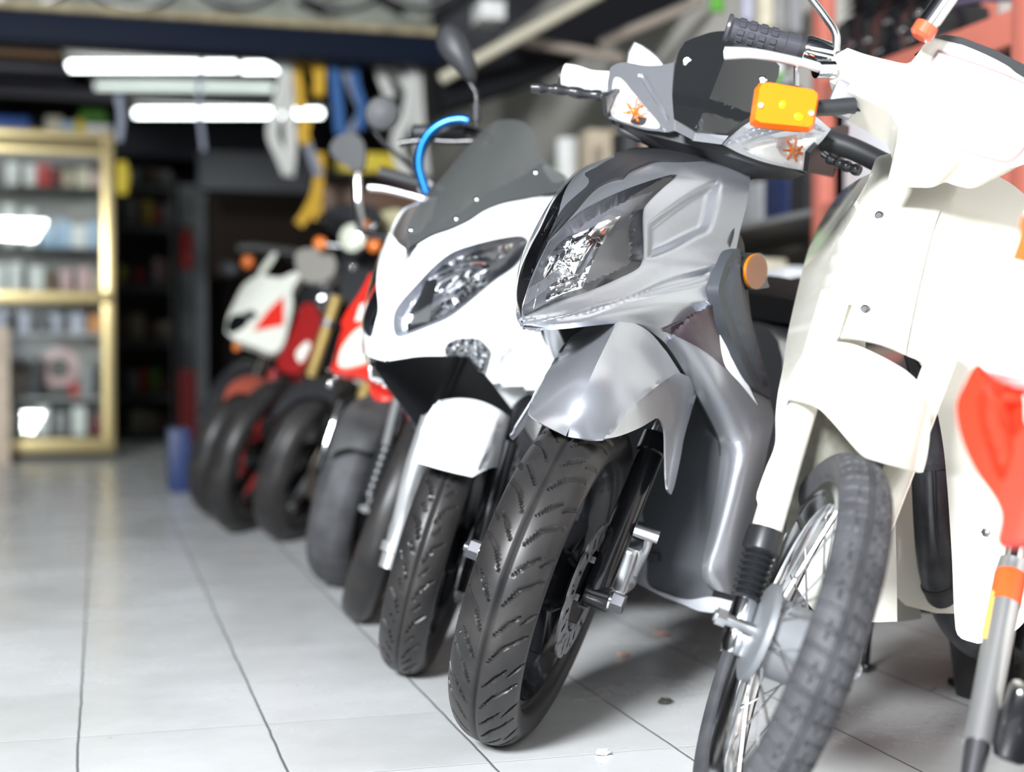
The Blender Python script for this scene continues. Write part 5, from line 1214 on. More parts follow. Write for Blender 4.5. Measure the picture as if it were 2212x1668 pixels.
shell(RS, 'plate_graphic', [(2215, 470), (2203, 520), (2188, 562, 1), (2225, 572, 1), (2330, 560), (2330, 470)], M_orange, R_, .05, 1.5, .4, .5, .003, off=.004)
shell(RS, 'plate_graphic', [(2165, 578, 1), (2153, 592), (2104, 703), (2105, 740), (2118, 785, 1), (2126, 770), (2114, 735), (2116, 705), (2162, 598), (2185, 590, 1)], mat('salmon_stripe', (.80, .38, .32), .4), R_, .05, 1.5, .4, .5, .003, off=.003)
shell(RS, 'headlight', [(2240, 606), (2212, 618), (2182, 665), (2152, 722), (2132, 770), (2143, 800), (2182, 815), (2235, 818), (2330, 815, 1), (2330, 606, 1)], mat('bright_lamp_glass', (.82, .85, .90), .1, metal=.3, coat=.6), R_, .055, 1.5, .4, .5, .012, off=.006)
# ================================================================ the workshop behind
PAL = {'white': (.78, .78, .76), 'cream': (.66, .60, .46), 'beige': (.52, .43, .32), 'grey': (.30, .30, .31), 'black': (.02, .02, .022), 'red': (.45, .03, .03), 'dark red': (.16, .02, .02), 'blue': (.03, .10, .38),
       'pale blue': (.38, .52, .70), 'green': (.10, .32, .04), 'yellow': (.65, .50, .04), 'pink': (.62, .42, .42), 'lavender': (.50, .50, .62), 'brown': (.14, .08, .05), 'silver': (.55, .55, .56), 'orange': (.70, .25, .03), 'navy': (.015, .025, .08), 'teal': (.05, .25, .25)}
def pm(c): 
    return mat('goods_' + c.replace(' ', '_'), PAL[c], .55 if c != 'silver' else .25, .8 if c == 'silver' else 0.0, var=.12, vscale=20)
def dm(c): return mat('shaded_' + c.replace(' ', '_'), tuple(v * .2 for v in PAL[c]), .7, spec=.15, var=.3, vscale=20)  # goods colours darkened: shade of the dim back put into them
def zbox(name, px0, py0, px1, py1, Y, dep, m, label=None, cat=None, group=None, bev=.004, par=None, z0=None, ref=None):
    """a box standing square to the room whose front, at room depth Y, fills the given pixels"""
    a, b = at_y(px0, py1, Y), at_y(px1, py0, Y)
    ref = ZREF if ref is None and ZREF is not None else ref
    if ref is None: ref = (max(px0, 0) + min(px1, 2212)) / 2
    a[2], b[2] = at_y(ref, py1, Y)[2], at_y(ref, py0, Y)[2]
    if z0 is not None: b[2] += z0 - a[2]; a[2] = z0
    VF = wbox(((a[0] + b[0]) / 2, Y + dep / 2, (a[2] + b[2]) / 2), (abs(b[0] - a[0]), dep, abs(b[2] - a[2])), bev)
    if par is None and label:
        c = np.array([(a[0] + b[0]) / 2, Y + dep / 2, min(a[2], b[2])]); t = obj(name, VF[0], VF[1], m, None, 40)
        return tag(t, label, cat, group)
    return obj(name, VF[0], VF[1], m, par, 40)
def ztube(name, pts, Y, r, m, label=None, cat=None, par=None, group=None, n=12, k=None):
    P = [at_y(x, y, Y + (q[0] if q else 0)) for x, y, *q in pts]
    VF = curve_tube(P, r, n, k or 6 * len(pts)) if len(pts) > 2 else tube(P, r, n)
    o = obj(name, VF[0], VF[1], m, par, 50)
    if label: tag(o, label, cat, group)
    return o
def jar(c, h, r, m, label, cat, group, lid=None, name='bottle'):
    f = Frame(c, (1, 0, 0), (0, 1, 0), (0, 0, 1)); t = thing(name, c, label, cat, group)
    obj('body', *lathe(f, [(0, 0), (0, r * .95), (h * .05, r), (h * .68, r), (h * .8, r * .55), (h * .82, r * .4)], 20, 'U'), m, t, 40)
    obj('cap', *lathe(f, [(h * .81, r * .45), (h * .99, r * .45), (h, r * .4), (h, 0)], 16, 'U'), lid or M_blackplastic, t, 40)
    return t

ZREF = 120
# ---- display cabinet on the left
CYd = float(at_z(240, 992)[1])
M_gilt = mat('gilt_aluminium', (.62, .50, .25), .32, metal=.75)
cl, cr = at_y(-420, 985, CYd)[0], at_y(245, 985, CYd)[0]
cab = thing('display_cabinet', ((cl + cr) / 2, CYd, 0), 'tall glass display cabinet with gilt frame, at the far left', 'cabinet')
for x0, x1 in ((222, 245), (-420, -397)): zbox('post', x0, 283, x1, 980, CYd, .03, M_gilt, par=cab)
for y0, y1 in ((281, 299), (313, 332), (628, 655), (948, 979)): zbox('rail', -420, y0, 245, y1, CYd - .005, .035, M_gilt, par=cab)
zbox('plinth', -415, 978, 240, 1000, CYd + .02, .38, M_blackplastic, par=cab)
zbox('top_panel', -418, 284, 243, 296, CYd + .03, .40, mat('cabinet_board', (.40, .34, .22), .6), par=cab)
zbox('back_panel', -418, 290, 243, 985, CYd + .42, .012, mat('cabinet_back', (.30, .29, .28), .7), par=cab)
for y in (404, 536): zbox('glass_shelf', -410, y - 2, 236, y + 2, CYd + .04, .36, glass('shelf_glass', (.9, .95, .93), .03), par=cab)
for y in (640, 722, 862): zbox('shelf', -410, y - 3, 236, y + 3, CYd + .04, .37, mat('white_shelf_board', (.5, .5, .48), .5), par=cab)
for y0, y1 in ((332, 628), (655, 948)): zbox('glass_door', -397, y0, 222, y1, CYd + .005, .005, glass('cabinet_glass', (.95, .97, .96), .02), par=cab)
rows = [('top shelf', 402, [(-60, 60, 'white'), (12, 62, 'white'), (52, 58, 'white'), (78, 60, 'red'), (108, 52, 'dark red'), (135, 48, 'beige'), (165, 55, 'cream'), (196, 44, 'pink')]),
        ('second shelf', 534, [(-40, 90, 'white'), (5, 110, 'white'), (48, 100, 'white'), (88, 60, 'pale blue'), (120, 75, 'pale blue'), (155, 62, 'white'), (188, 70, 'pale blue'), (208, 40, 'beige')]),  # left white cartons stand in for daylight glare on the glass
        ('third shelf', 628, [(-20, 80, 'white'), (20, 84, 'white'), (62, 76, 'white'), (95, 60, 'brown'), (130, 70, 'pink'), (166, 74, 'pink'), (200, 60, 'beige')]),  # the left whites here too imitate glare on the door glass
        ('fourth shelf', 720, [(-10, 58, 'lavender'), (38, 56, 'lavender'), (84, 40, 'black'), (106, 52, 'lavender'), (150, 54, 'lavender'), (192, 50, 'orange')]),
        ('fifth shelf', 859, [(-15, 100, 'black'), (28, 80, 'brown'), (62, 110, 'black'), (150, 40, 'red'), (172, 90, 'grey'), (204, 70, 'black')]),
        ('bottom shelf', 947, [(0, 70, 'white'), (42, 60, 'grey'), (80, 78, 'white'), (118, 64, 'grey'), (156, 76, 'white'), (196, 52, 'dark red')])]
ORD = ['leftmost', 'second from the left', 'third from the left', 'fourth from the left', 'fifth from the left', 'sixth from the left', 'seventh from the left', 'eighth from the left', 'ninth from the left', 'tenth from the left', 'eleventh from the left', 'twelfth from the left', 'thirteenth from the left', 'fourteenth from the left', 'fifteenth from the left', 'sixteenth from the left', 'seventeenth from the left']
SHZ = {n: at_y(120, y, CYd + .04)[2] + .003 for n, y in (('top shelf', 402), ('second shelf', 534), ('third shelf', 637), ('fourth shelf', 719), ('fifth shelf', 859), ('bottom shelf', 947))}
SHZ['third shelf'] = at_y(120, 637, CYd + .04)[2] + .003; SHZ['bottom shelf'] = at_y(120, 948, CYd)[2] + .012
random.seed(11)
for nm, yb, items in rows:
    seen = {}
    for x, h, c in items: seen[c] = seen.get(c, 0) + 1
    cnt = {}
    for x, h, c in items:
        cnt[c] = cnt.get(c, 0) + 1
        lab = '%s carton on the display cabinet\'s %s' % (c, nm) + ('' if seen[c] == 1 else ', ' + ORD[cnt[c] - 1] + ' such')
        w = random.uniform(24, 33); zbox('carton', x, yb - h * .86, x + w, yb - 3, CYd + random.uniform(.08, .16), random.uniform(.12, .2), pm(c), lab, 'box', 'cartons in the display cabinet', z0=SHZ[nm])
f = Frame(at_y(128, 795, CYd + .28), (1, 0, 0), (0, 1, 0), (0, 0, 1))
w = thing('drum_part', f.O, 'round pale machine part with bright hub on the display cabinet\'s fifth shelf', 'machine part')
obj('ring', *lathe(f, [(-.03, .06), (-.03, .13), (.03, .13), (.03, .06), (-.03, .06)], 32), pm('pink'), w, 40); obj('hub', *lathe(f, [(-.05, 0), (-.05, .05), (.03, .06), (.03, 0)], 24), M_chrome, w, 40)
obj('foot', *box(f, (0, 0, -.15), (.14, .1, .06), .005), M_blackplastic, w)
for (x0, y0, x1, y1, c, lab) in ((-40, 252, 62, 281, 'blue', 'flat blue box on top of the display cabinet'), (98, 248, 135, 281, 'cream', 'cream paper bag on top of the display cabinet'), (130, 258, 160, 281, 'pale blue', 'pale blue packet on top of the display cabinet'),
                            (160, 252, 185, 281, 'yellow', 'yellow packet on top of the display cabinet'), (172, 238, 230, 262, 'green', 'green box lying on the white one on top of the display cabinet'), (184, 262, 240, 281, 'white', 'white box on top of the display cabinet, under the green one')):
    zbox('box', x0, y0, x1, y1, CYd + .05, .25, pm(c), lab, 'box', 'things on top of the cabinet', z0=at_y(120, 281, CYd - .005)[2] + .002 + (.075 if y1 == 262 else 0))
ztube('rag', [(262, 350), (266, 375), (264, 420)], CYd - .06, [.03, .045, .03], pm('yellow'), 'yellow cloth hanging at the side of the display cabinet', 'cloth')
bY = float(at_z(10, 1003)[1])
zbox('leaning_board', -60, 706, 20, 1003, bY, .03, mat('raw_board', (.56, .46, .36), .6, var=.15), 'pale wooden board standing in front of the display cabinet', 'board')

ZREF = 312
# ---- dark shelving and post at the back
sY = float(at_z(300, 955)[1])
sh = thing('shelving_unit', at_y(310, 955, sY) * np.array([1, 1, 0]), 'dark metal shelving unit behind the display cabinet', 'shelf')
M_dkmetal = mat('dark_shelf_metal', (.035, .035, .037), .6, spec=.15)
for x0, x1 in ((246, 252), (372, 378)): zbox('post', x0, 380, x1, 957, sY, .03, M_dkmetal, par=sh)
for y in (406, 492, 622, 742, 860, 945): zbox('shelf_board', 246, y - 5, 378, y + 5, sY, .4, M_dkmetal, par=sh)
random.seed(4)
for nm, y, cs in (('top board', 400, ['brown', 'grey', 'black', 'brown', 'grey']), ('second board', 486, ['black', 'grey', 'brown', 'yellow', 'red', 'grey']), ('third board', 616, ['yellow', 'black', 'red', 'navy', 'pink', 'brown']), ('fourth board', 736, ['brown', 'beige', 'brown', 'beige']), ('fifth board', 854, ['black', 'grey', 'red', 'green', 'dark red']), ('lowest board', 939, ['black', 'cream', 'beige', 'brown'])):
    seen = {}; cnt = {}
    for c in cs: seen[c] = seen.get(c, 0) + 1
    for i, c in enumerate(cs):
        cnt[c] = cnt.get(c, 0) + 1; w = 116 / len(cs); x = 254 + i * w
        lab = '%s tin on the dark shelving\'s %s' % (c, nm) + ('' if seen[c] == 1 else ', ' + ORD[cnt[c] - 1] + ' such')
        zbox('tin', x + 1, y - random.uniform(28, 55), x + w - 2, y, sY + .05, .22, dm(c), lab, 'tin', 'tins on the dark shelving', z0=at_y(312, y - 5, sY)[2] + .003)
ZREF = None
pY = float(at_z(415, 935)[1]) - .3
o = zbox('trim_1', 388, 400, 446, 930, pY, .2, mat('grey_post_paint', (.17, .18, .19), .6, var=.1, spec=.2)); o['kind'] = 'structure'
ex = thing('fire_extinguisher', at_y(403, 575, pY - .08), 'dark red extinguisher hanging on the grey post', 'fire extinguisher')
q = at_y(403, 580, pY - .07); f = Frame(q, (1, 0, 0), (0, 1, 0), (0, 0, 1))
obj('cylinder', *lathe(f, [(0, 0), (0, .05), (.25, .055), (.30, .03), (.32, .015)], 20, 'U'), pm('red'), ex, 40); obj('valve', *box(f, (0, 0, .335), (.08, .03, .03), .004), M_blackplastic, ex)
cY = float(at_z(388, 1064)[1]); zbox('crate', 366, 928, 412, 1063, cY, .3, mat('dark_blue_crate', (.012, .03, .11), .5), 'dark blue plastic crate on the floor behind the row', 'crate')
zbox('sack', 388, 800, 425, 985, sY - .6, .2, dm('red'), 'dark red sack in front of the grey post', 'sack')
o = zbox('trim_2', 430, 330, 680, 412, 10.2, .2, mat('grey_duct', (.07, .072, .08), .6, spec=.2)); o['kind'] = 'structure'
zbox('store_walling', 452, 425, 700, 600, 11.2, .4, mat('brown_store_wall', (.018, .012, .009), .8, spec=.1), 'dark brown store cupboard at the back of the shop', 'walling')  # stretch of the dark back wall, drawn as a box

# ---- mezzanine: beam, plank, bicycles, hanging straps
mY = 7.4
o = zbox('beam_1', -700, 46, 960, 112, mY, .18, mat('navy_steel', (.006, .010, .022), .6, spec=.12)); o.name = 'trim_3'; o['kind'] = 'structure'
o = zbox('plank', -700, 30, 960, 46, mY - .04, .2, mat('mezzanine_board', (.30, .25, .15), .7, var=.3, vscale=12)); o.name = 'trim_4'; o['kind'] = 'structure'
o = zbox('rail', -700, 108, 132, 119, mY + .25, .06, mat('brown_rail', (.30, .17, .09), .6)); o.name = 'trim_5'; o['kind'] = 'structure'
o = zbox('rail', 632, 118, 960, 137, mY + .1, .06, mat('orange_brown_rail', (.32, .17, .06), .6)); o.name = 'trim_6'; o['kind'] = 'structure'
for i, (x0, y0, x1, y1, y_) in enumerate(((-700, 140, 150, 150, 9.0), (-700, 160, 150, 172, 9.1), (-700, 196, 640, 222, 11.0), (-700, 262, 700, 340, 12.0))):
    o = zbox('girder', x0, y0, x1, y1, y_, .1, mat('girder_paint' + str(i % 2), (.015, .016, .022) if i % 2 else (.10, .095, .11), .6, spec=.15)); o.name = 'trim_%d' % (7 + i); o['kind'] = 'structure'
o = zbox('loft_back', -900, -420, 960, 30, mY + 1.0, .1, mat('pale_loft_wall', (.34, .36, .31), .8, var=.1)); o.name = 'wall_loft'; o['kind'] = 'structure'
wl_ = [(50, 'leftmost'), (285, 'second from the left'), (505, 'third from the left'), (735, 'fourth from the left'), (893, 'rightmost')]
for i, (x, od) in enumerate(wl_):
    c = at_y(x, 29, mY + .06); c[1] = mY + .02 + .05 * (i % 2) ; r = .30; f = Frame(c + np.array([0, 0, r + .018]), (1, 0, 0), (0, 1, 0), (0, 0, 1))
    t = thing('bicycle', c, 'bicycle on the loft plank, its lower wheel in view, ' + od, 'bicycle', 'bicycles on the loft')
    V = [f.w(((r + .016 * cos(b)) * cos(a), .016 * sin(b), (r + .016 * cos(b)) * sin(a))) for a in np.linspace(0, 2 * pi, 60, endpoint=False) for b in np.linspace(0, 2 * pi, 10, endpoint=False)]
    wh = obj('wheel', V, grid_faces(60, 10, cu=True, cv=True), M_tyre, t, 60)
    obj('rim', *lathe(f, [(-.01, r - .02), (-.01, r - .008), (.01, r - .008), (.01, r - .02), (-.01, r - .02)], 48), M_steel, wh, 30)
    for k in range(12):
        a = 2 * pi * k / 12; obj('spoke', *tube([f.O, f.w((r * .95 * cos(a), 0, r * .95 * sin(a)))], .0015, 5), M_steel, wh)
    obj('fork', *tube([f.O, f.w((.16, 0, .42))], .014, 10), M_blackmetal, t); obj('down_tube', *tube([f.w((.15, 0, .40)), f.w((.42, 0, .05))], .017, 10), pm(('red', 'blue', 'grey', 'black', 'teal')[i]), t)
for i, (pts, m_, lab) in enumerate((([(640, 5), (700, 28)], 'black', 'black bicycle tube leaning on the loft plank above the yellow straps'), ([(800, -10), (870, 28)], 'black', 'black bicycle tube leaning on the loft plank above the white straps'), ([(935, 28), (900, -15)], 'grey', 'grey bicycle tube leaning near the end of the loft plank'))):
    ztube('bicycle_tube', pts, mY + .17, .022, pm(m_), lab, 'tube')
NST = [0]
def strap(pts, w, m, lab, Y, name='strap'):
    NST[0] += 1; Y = mY + .21 + .022 * (NST[0] % 5)
    P = [at_y(x, y, Y) for x, y in pts]; Q = catmull(P, 5 * len(P)); d = np.gradient(Q, axis=0); s = np.cross(d, (0, 1, 0)); s /= np.linalg.norm(s, axis=1)[:, None] + 1e-9
    V = np.vstack([Q - s * w / 2, Q + s * w / 2]); n = len(Q); o = obj(name, *thicken(V, [(i, i + 1, n + i + 1, n + i) for i in range(n - 1)], .006), m, None, 50)
    return tag(o, lab, 'strap', 'straps hanging under the loft')
M_ystrap = mat('yellow_webbing', (.62, .36, .02), .6); M_wstrap = mat('white_webbing', (.58, .58, .55), .6); M_bstrap = mat('blue_webbing', (.02, .10, .30), .5); M_gstrap = mat('grey_webbing', (.22, .24, .30), .6)
for pts, w, m_, lab in (([(562, 115), (612, 150), (600, 230), (588, 290), (608, 340), (622, 375)], .05, M_wstrap, 'white strap hanging in front of the tube lamps, kinked near its end'),
                        ([(618, 120), (622, 220), (628, 310), (622, 380)], .055, M_wstrap, 'straight white strap hanging beside the kinked white one'),
                        ([(632, 125), (645, 180), (650, 240)], .04, M_ystrap, 'short yellow strap hanging right of the white pair'),
                        ([(640, 125), (670, 140), (688, 165), (690, 210)], .045, M_ystrap, 'yellow strap with a slanting top, hanging from the orange-brown rail'),
                        ([(692, 118), (690, 160), (688, 205)], .05, M_ystrap, 'short upright yellow strap at the rail'),
                        ([(662, 258), (655, 290), (662, 310)], .05, M_ystrap, 'yellow loop hanging below the lowest tube lamp'),
                        ([(660, 300), (678, 350), (690, 380)], .04, M_gstrap, 'grey strap joining two yellow pieces'),
                        ([(692, 330), (690, 370), (682, 420), (660, 465), (645, 485)], .045, M_ystrap, 'long yellow strap trailing down to the motorcycles'),
                        ([(690, 400), (686, 440), (684, 475)], .045, M_ystrap, 'yellow strap end beside the long yellow one'),
                        ([(720, 130), (728, 210), (736, 290)], .05, M_bstrap, 'wide blue strap hanging left of the black mirrors'),
                        ([(765, 130), (768, 180), (782, 230), (776, 280)], .04, M_bstrap, 'narrow blue strap crossing a grey one'),
                        ([(745, 150), (765, 200), (780, 240), (760, 280), (745, 310)], .035, M_gstrap, 'grey strap crossing the narrow blue one'),
                        ([(826, 118), (822, 150), (835, 190), (845, 212)], .05, M_wstrap, 'pale strap ending above the round black mirror'),
                        ([(832, 135), (862, 165), (880, 190)], .04, M_wstrap, 'pale strap slanting between two hanging ones'),
                        ([(886, 118), (890, 170), (880, 250), (858, 300), (870, 360), (895, 395)], .06, M_wstrap, 'bent pale strap behind the blue curved tube'),
                        ([(896, 118), (900, 200), (906, 290), (915, 380)], .06, M_wstrap, 'straight pale strap behind the blue curved tube'),
                        ([(255, 205), (262, 250), (256, 305)], .03, M_gstrap, 'thin grey strap hanging beside the display cabinet'),
                        ([(437, 110), (430, 220), (440, 325)], .02, M_gstrap, 'thin grey cord hanging in front of the tube lamps')):
    strap(pts, w * 1.15, m_, lab, mY + .16)
zbox('tool_box', 740, 330, 870, 372, 7.9, .3, pm('yellow'), 'yellow case on the shelf behind the mirrors', 'case')
zbox('tool_box', 700, 378, 900, 460, 8.2, .3, pm('brown'), 'brown case below the yellow one', 'case')
o = zbox('shelf', 690, 372, 905, 378, 7.85, .5, M_dkmetal); o.name = 'trim_19'; o['kind'] = 'structure'
o = zbox('shelf', 690, 460, 905, 468, 8.15, 1.0, M_dkmetal); o.name = 'trim_20'; o['kind'] = 'structure'
# ---- fluorescent lamps
M_tube = mat('lit_tube', (1, 1, 1), .4, emit=(.90, 1.0, .97), estr=9)
M_house = mat('lamp_housing_grey', (.32, .30, .29), .5)
for (x0, x1, y, Y, lab) in ((146, 510, 143, 9.4, 'lit fluorescent tube, highest and longest of the lamps'), (522, 618, 146, 9.55, 'short lit fluorescent tube in line with the highest lamp'), (290, 695, 244, 10.6, 'lit fluorescent tube, lowest of the lamps, in front of the dark store')):
    a, b = at_y(x0, y, Y), at_y(x1, y, Y); t = thing('tube_lamp', (a + b) / 2, lab, 'lamp', 'fluorescent lamps')
    obj('tube', *tube([a, b], .030, 16), M_tube, t, 40); c = (a + b) / 2
    obj('housing', *wbox((c[0], c[1] + .03, c[2] + .065), (b[0] - a[0] + .06, .09, .05), .006), M_house, t, 30)
    for q in (a, b): obj('end_cap', *wbox((q[0], q[1], q[2] + .02), (.02, .05, .08), .004), M_house, t)
    for q in (a * .8 + b * .2, a * .2 + b * .8): obj('hanger', *tube([q + (0, .03, .09), (q[0], q[1] + .03, RZ)], .004, 6), M_house, t)
a, b = at_y(205, 186, 10.0), at_y(590, 190, 10.0); t = thing('tube_lamp', (a + b) / 2, 'dimmer fluorescent lamp between the two bright rows', 'lamp', 'fluorescent lamps')
obj('tube', *tube([a, b], .026, 16), mat('dim_lit_tube', (.9, .95, .92), .4, emit=(.88, 1, .93), estr=.9), t, 40); c = (a + b) / 2; obj('housing', *wbox((c[0], c[1] + .03, c[2] + .06), (b[0] - a[0] + .06, .09, .05), .006), M_house, t, 30)
obj('hanger', *tube([c + (0, .03, .08), (c[0], c[1] + .03, RZ)], .004, 6), M_house, t)

# ---- right side: loft edge, poles, racks with goods
M_tarp = mat('black_loft_sheet', (.010, .010, .012), .8, spec=.1)
def zprism(name, pts, Y, dep, m):
    P = [at_y(x, y, Y) for x, y in pts]; o = obj(name, *prism(P, (0, dep, 0)), m, None, 30); o['kind'] = 'structure'; return o
zprism('trim_12', [(1010, 130), (1110, 70), (1290, -8), (1300, -60), (1560, -60), (1490, 8), (1310, 92), (1235, 140), (1140, 180), (1030, 215), (960, 235), (955, 150)], 6.4, .25, M_tarp)
zprism('trim_13', [(950, -60), (1260, -60), (1030, 120), (950, 160)], 7.6, .2, mat('dark_loft_panel', (.03, .03, .034), .8, var=.5, vscale=3, spec=.15))
M_pole = mat('cream_steel_pole', (.50, .46, .36), .5); M_pole2 = mat('dusty_beam', (.30, .25, .21), .7)
def pole(name, p0, p1, Y0, Y1, r, m):
    o = obj(name, *tube([at_y(*p0, Y0), at_y(*p1, Y1)], r, 10), m, None, 50); o['kind'] = 'structure'
pole('trim_14', (955, 170), (1300, -18), 6.3, 5.8, .028, M_pole); pole('trim_15', (1095, 82), (1345, 128), 6.2, 6.2, .024, M_pole2); pole('trim_16', (1295, 95), (1520, 0), 6.3, 6.0, .026, M_pole2)
zbox('bucket', 1040, 0, 1092, 40, 6.9, .2, pm('white'), 'white bucket on the loft near the cream pole', 'bucket')

XR = 2.12
rk = thing('storage_rack', (XR, 5.6, 0), 'long storage rack with salmon red beams along the right wall', 'rack')
M_beam = mat('salmon_red_beam', (.50, .15, .11), .45); M_shelf = mat('grey_rack_board', (.16, .16, .155), .6, var=.2)
RY = (2.95, 3.95); LV = (.33, .72, 1.09, 1.46, 1.95)
for y in RY:
    for x in (XR, RX1 - .06): obj('upright', *wbox((x + .02, y, 1.2), (.05, .06, 2.4), .004), M_beam, rk, 30)
for z in LV[:-1]:
    obj('front_beam', *wbox((XR + .02, 3.42, z - .045), (.045, 1.08, .085), .004), M_beam, rk, 30)
    obj('shelf_board', *wbox(((XR + RX1) / 2, 3.42, z - .012), (RX1 - XR - .08, 1.08, .02), .002), M_shelf, rk, 30)
ws = thing('wall_shelving', (XR, 6.6, 0), 'long grey shelving along the right wall beyond the salmon rack', 'shelf')
for z in LV[1:4]: obj('shelf_board', *wbox(((XR + RX1) / 2, 6.65, z - .012), (RX1 - XR - .08, 5.2, .02), .002), M_shelf, ws, 30)
for y in (4.1, 5.6, 7.4, 9.2): obj('post', *wbox((RX1 - .07, y, .85), (.05, .05, 1.7), .003), M_shelf, ws, 30)
random.seed(21)
LN = {.33: 'lowest', .72: 'second', 1.09: 'third', 1.46: 'fourth', 1.95: 'top'}
cols = ['white', 'cream', 'beige', 'grey', 'white', 'black', 'silver', 'beige', 'green', 'dark red', 'black', 'grey', 'cream', 'brown', 'navy', 'white', 'beige']
bays = {0: 'near bay', 1: 'middle stretch', 2: 'far stretch'}
cntr = {}
for z in LV[1:4]:
    y = 3.05
    while y < 9.0:
        kind = random.choice(['box', 'bottle', 'bottle', 'box', 'tin']); c = random.choice(cols); wd = random.uniform(.09, .2) if kind != 'bottle' else random.uniform(.07, .11)
        h = random.uniform(.12, .28); x = XR + .14 + random.uniform(0, .12); yc = y + wd / 2 + .02
        skip = any(abs(yc - r) < wd / 2 + .08 for r in (2.95, 3.95, 4.05)) or (z == 1.46 and yc < 3.95) or (z == 1.09 and 3.35 < yc < 4.5) or (z == .72 and 3.6 < yc < 4.7)
        if not skip:
            key = (c, kind, z, 0 if yc < 4 else 1 if yc < 6.5 else 2); cntr.setdefault(key, []).append((x, yc, wd, h))
        y += wd + random.uniform(.01, .08)
for (c, kind, z, b), its in cntr.items():
    for i, (x, yc, wd, h) in enumerate(its):
        lab = '%s %s on the right wall\'s %s shelf, %s' % (c, kind, LN[z], bays[b]) + ('' if len(its) == 1 else ', %s from the front' % ['first', 'second', 'third', 'fourth', 'fifth', 'sixth'][i])
        if kind == 'bottle': jar(np.array([x, yc, z]), h, wd / 2, pm(c), lab, 'bottle', 'bottles on the rack', pm(random.choice(['white', 'red', 'black', 'grey'])))
        elif kind == 'tin': tag(obj('tin', *lathe(Frame((x, yc, z), (1, 0, 0), (0, 1, 0), (0, 0, 1)), [(0, 0), (0, wd / 2), (h, wd / 2), (h, 0)], 24, 'U'), pm(c), None, 40), lab, 'tin', 'tins on the rack')
        else: tag(obj('box', *wbox((x + .02, yc, z + h / 2), (min(.24, wd * 1.2), wd, h), .004), pm(c), None, 30), lab, 'box', 'boxes on the rack')
def onrack(name, px0, px1, h, z, m, lab, cat, dep=.22, x=None):
    x = x or XR + .06; y0, y1 = at_x(px1, 500, x)[1], at_x(px0, 500, x)[1]
    return tag(obj(name, *wbox((x + dep / 2, (y0 + y1) / 2, z + h / 2), (dep, abs(y1 - y0), h), .006), m, None, 30), lab, cat)
onrack('carton', 1822, 1960, .30, 1.09, mat('white_carton', (.72, .73, .76), .5), 'large white carton on the rack behind the silver scooter\'s black grip', 'box')
cr_ = onrack('carton', 1628, 1700, .20, .72, mat('white_carton', (.72, .73, .76), .5), 'white and red carton above the black seat', 'box')
onrack('carton', 1612, 1627, .20, .72, pm('red'), 'narrow red carton beside the white one above the black seat', 'box')
onrack('case', 1702, 1762, .16, .72, pm('navy'), 'dark blue case beside the white carton above the seat', 'case')
onrack('case', 1650, 1700, .24, 1.09, pm('navy'), 'dark blue case on the third rack shelf behind the silver scooter', 'case')
onrack('case', 1706, 1740, .26, 1.09, pm('black'), 'black case on the third rack shelf behind the silver scooter', 'case')
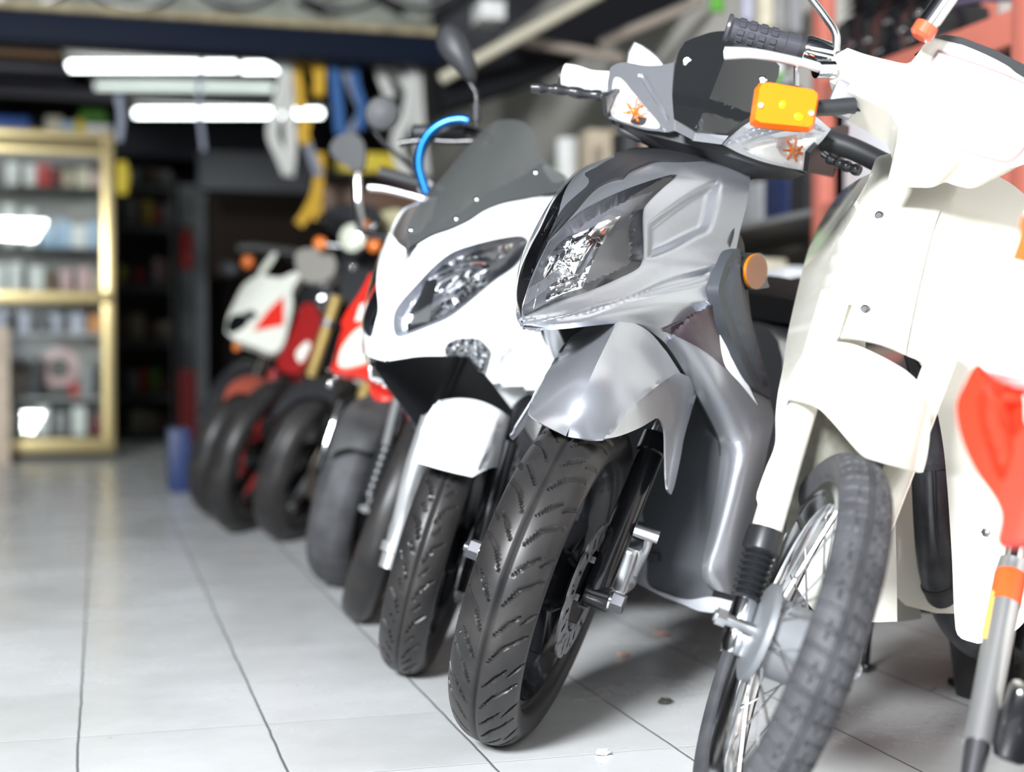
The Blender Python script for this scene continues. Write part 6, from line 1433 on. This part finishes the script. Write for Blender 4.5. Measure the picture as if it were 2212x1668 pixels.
# engine parts on the shelf at the upper right
random.seed(9)
for i, (x0, x1, h, lab) in enumerate(((1795, 1850, .34, 'black engine block with bright bolts on the rack, left of the cream headlight'), (1856, 1925, .30, 'black finned engine block on the rack above the red beam'), (1932, 1990, .26, 'small black gearbox on the rack above the cream casing'))):
    x = XR + .08; y0, y1 = at_x(x1, 50, x)[1], at_x(x0, 50, x)[1]; c = np.array([x + .12, (y0 + y1) / 2, 1.46]); t = thing('engine_block', c, lab, 'engine', 'engines on the rack')
    f = Frame(c, (1, 0, 0), (0, 1, 0), (0, 0, 1)); w = abs(y1 - y0)
    obj('crankcase', *box(f, (0, 0, h * .3), (.22, w, h * .6), .02), M_blackmetal, t, 40)
    for k in range(5): obj('fin', *box(f, (0, 0, h * (.62 + .075 * k)), (.17, w * .8, .008), .002), M_blackmetal, t, 30)
    obj('cylinder', *box(f, (0, 0, h * .8), (.13, w * .6, h * .4), .01), M_blackmetal, t, 40)
    for k in range(3): obj('bolt', *ellipsoid(f, (-.115, (k - 1) * w * .3, h * random.uniform(.2, .5)), (.012, .014, .014), 10, 6), M_chrome, t)
hz = [at_x(x, y, XR + .1) for x, y in ((2010, 60), (2040, 20), (2090, 2), (2150, -2), (2210, -4))]
tag(obj('hose', *curve_tube(hz, .008, 10, 30), mat('purple_grey_hose', (.12, .10, .16), .4), None, 50), 'dark curved hose hanging above the cream headlight', 'hose')
for x0, x1, c, y0, lab in ((1535, 1562, 'green', 25, 'green packet hanging above the silver screen'), (1604, 1622, 'lavender', 45, 'pale strip hanging beside the green packet'), (1640, 1668, 'cream', 60, 'cream packet hanging above the ribbed grip'), (1672, 1700, 'silver', 62, 'silver packet hanging above the ribbed grip'), (1705, 1730, 'grey', 70, 'grey packet hanging near the mirror stem')):
    zY = 5.0 - .02; a, b = at_y(x0, y0, zY), at_y(x1, -30, zY)
    tag(obj('packet', *wbox(((a[0] + b[0]) / 2, zY, (a[2] + b[2]) / 2), (b[0] - a[0], .03, abs(b[2] - a[2])), .003), pm(c), None, 30), lab, 'packet', 'packets hanging on the rack')
# small litter on the floor
M_leaf = mat('dry_leaf', (.05, .045, .035), .8); M_pale = mat('pinkish_scrap', (.55, .36, .30), .8)
for i, (x, y, r, m_, lab) in enumerate(((1436, 1516, .014, M_leaf, 'dark crumpled leaf on the tiles right of the silver scooter\'s wheel'), (1430, 1370, .02, M_pale, 'pinkish scrap on the tiles under the silver scooter'), (1345, 1415, .012, M_pale, 'small pale scrap on the tiles behind the silver scooter\'s wheel'), (2015, 1487, .008, M_steel, 'small bright nut on the tiles before the centre stand'), (1302, 1627, .012, mat('white_crumb', (.7, .7, .7), .8), 'white paint flake on the tiles below the silver scooter'))):
    c = at_z(x, y, .004); f = Frame(c, (1, 0, 0), (0, 1, 0), (0, 0, 1)); V, F_2 = ellipsoid(f, (0, 0, 0), (r, r * .7, .004), 12, 6); random.seed(i)
    V = [v + np.array([random.uniform(-1, 1) * r * .3, random.uniform(-1, 1) * r * .3, random.uniform(0, .003)]) for v in V]; tag(obj('scrap', V, F_2, m_, None, 0), lab, 'scrap')
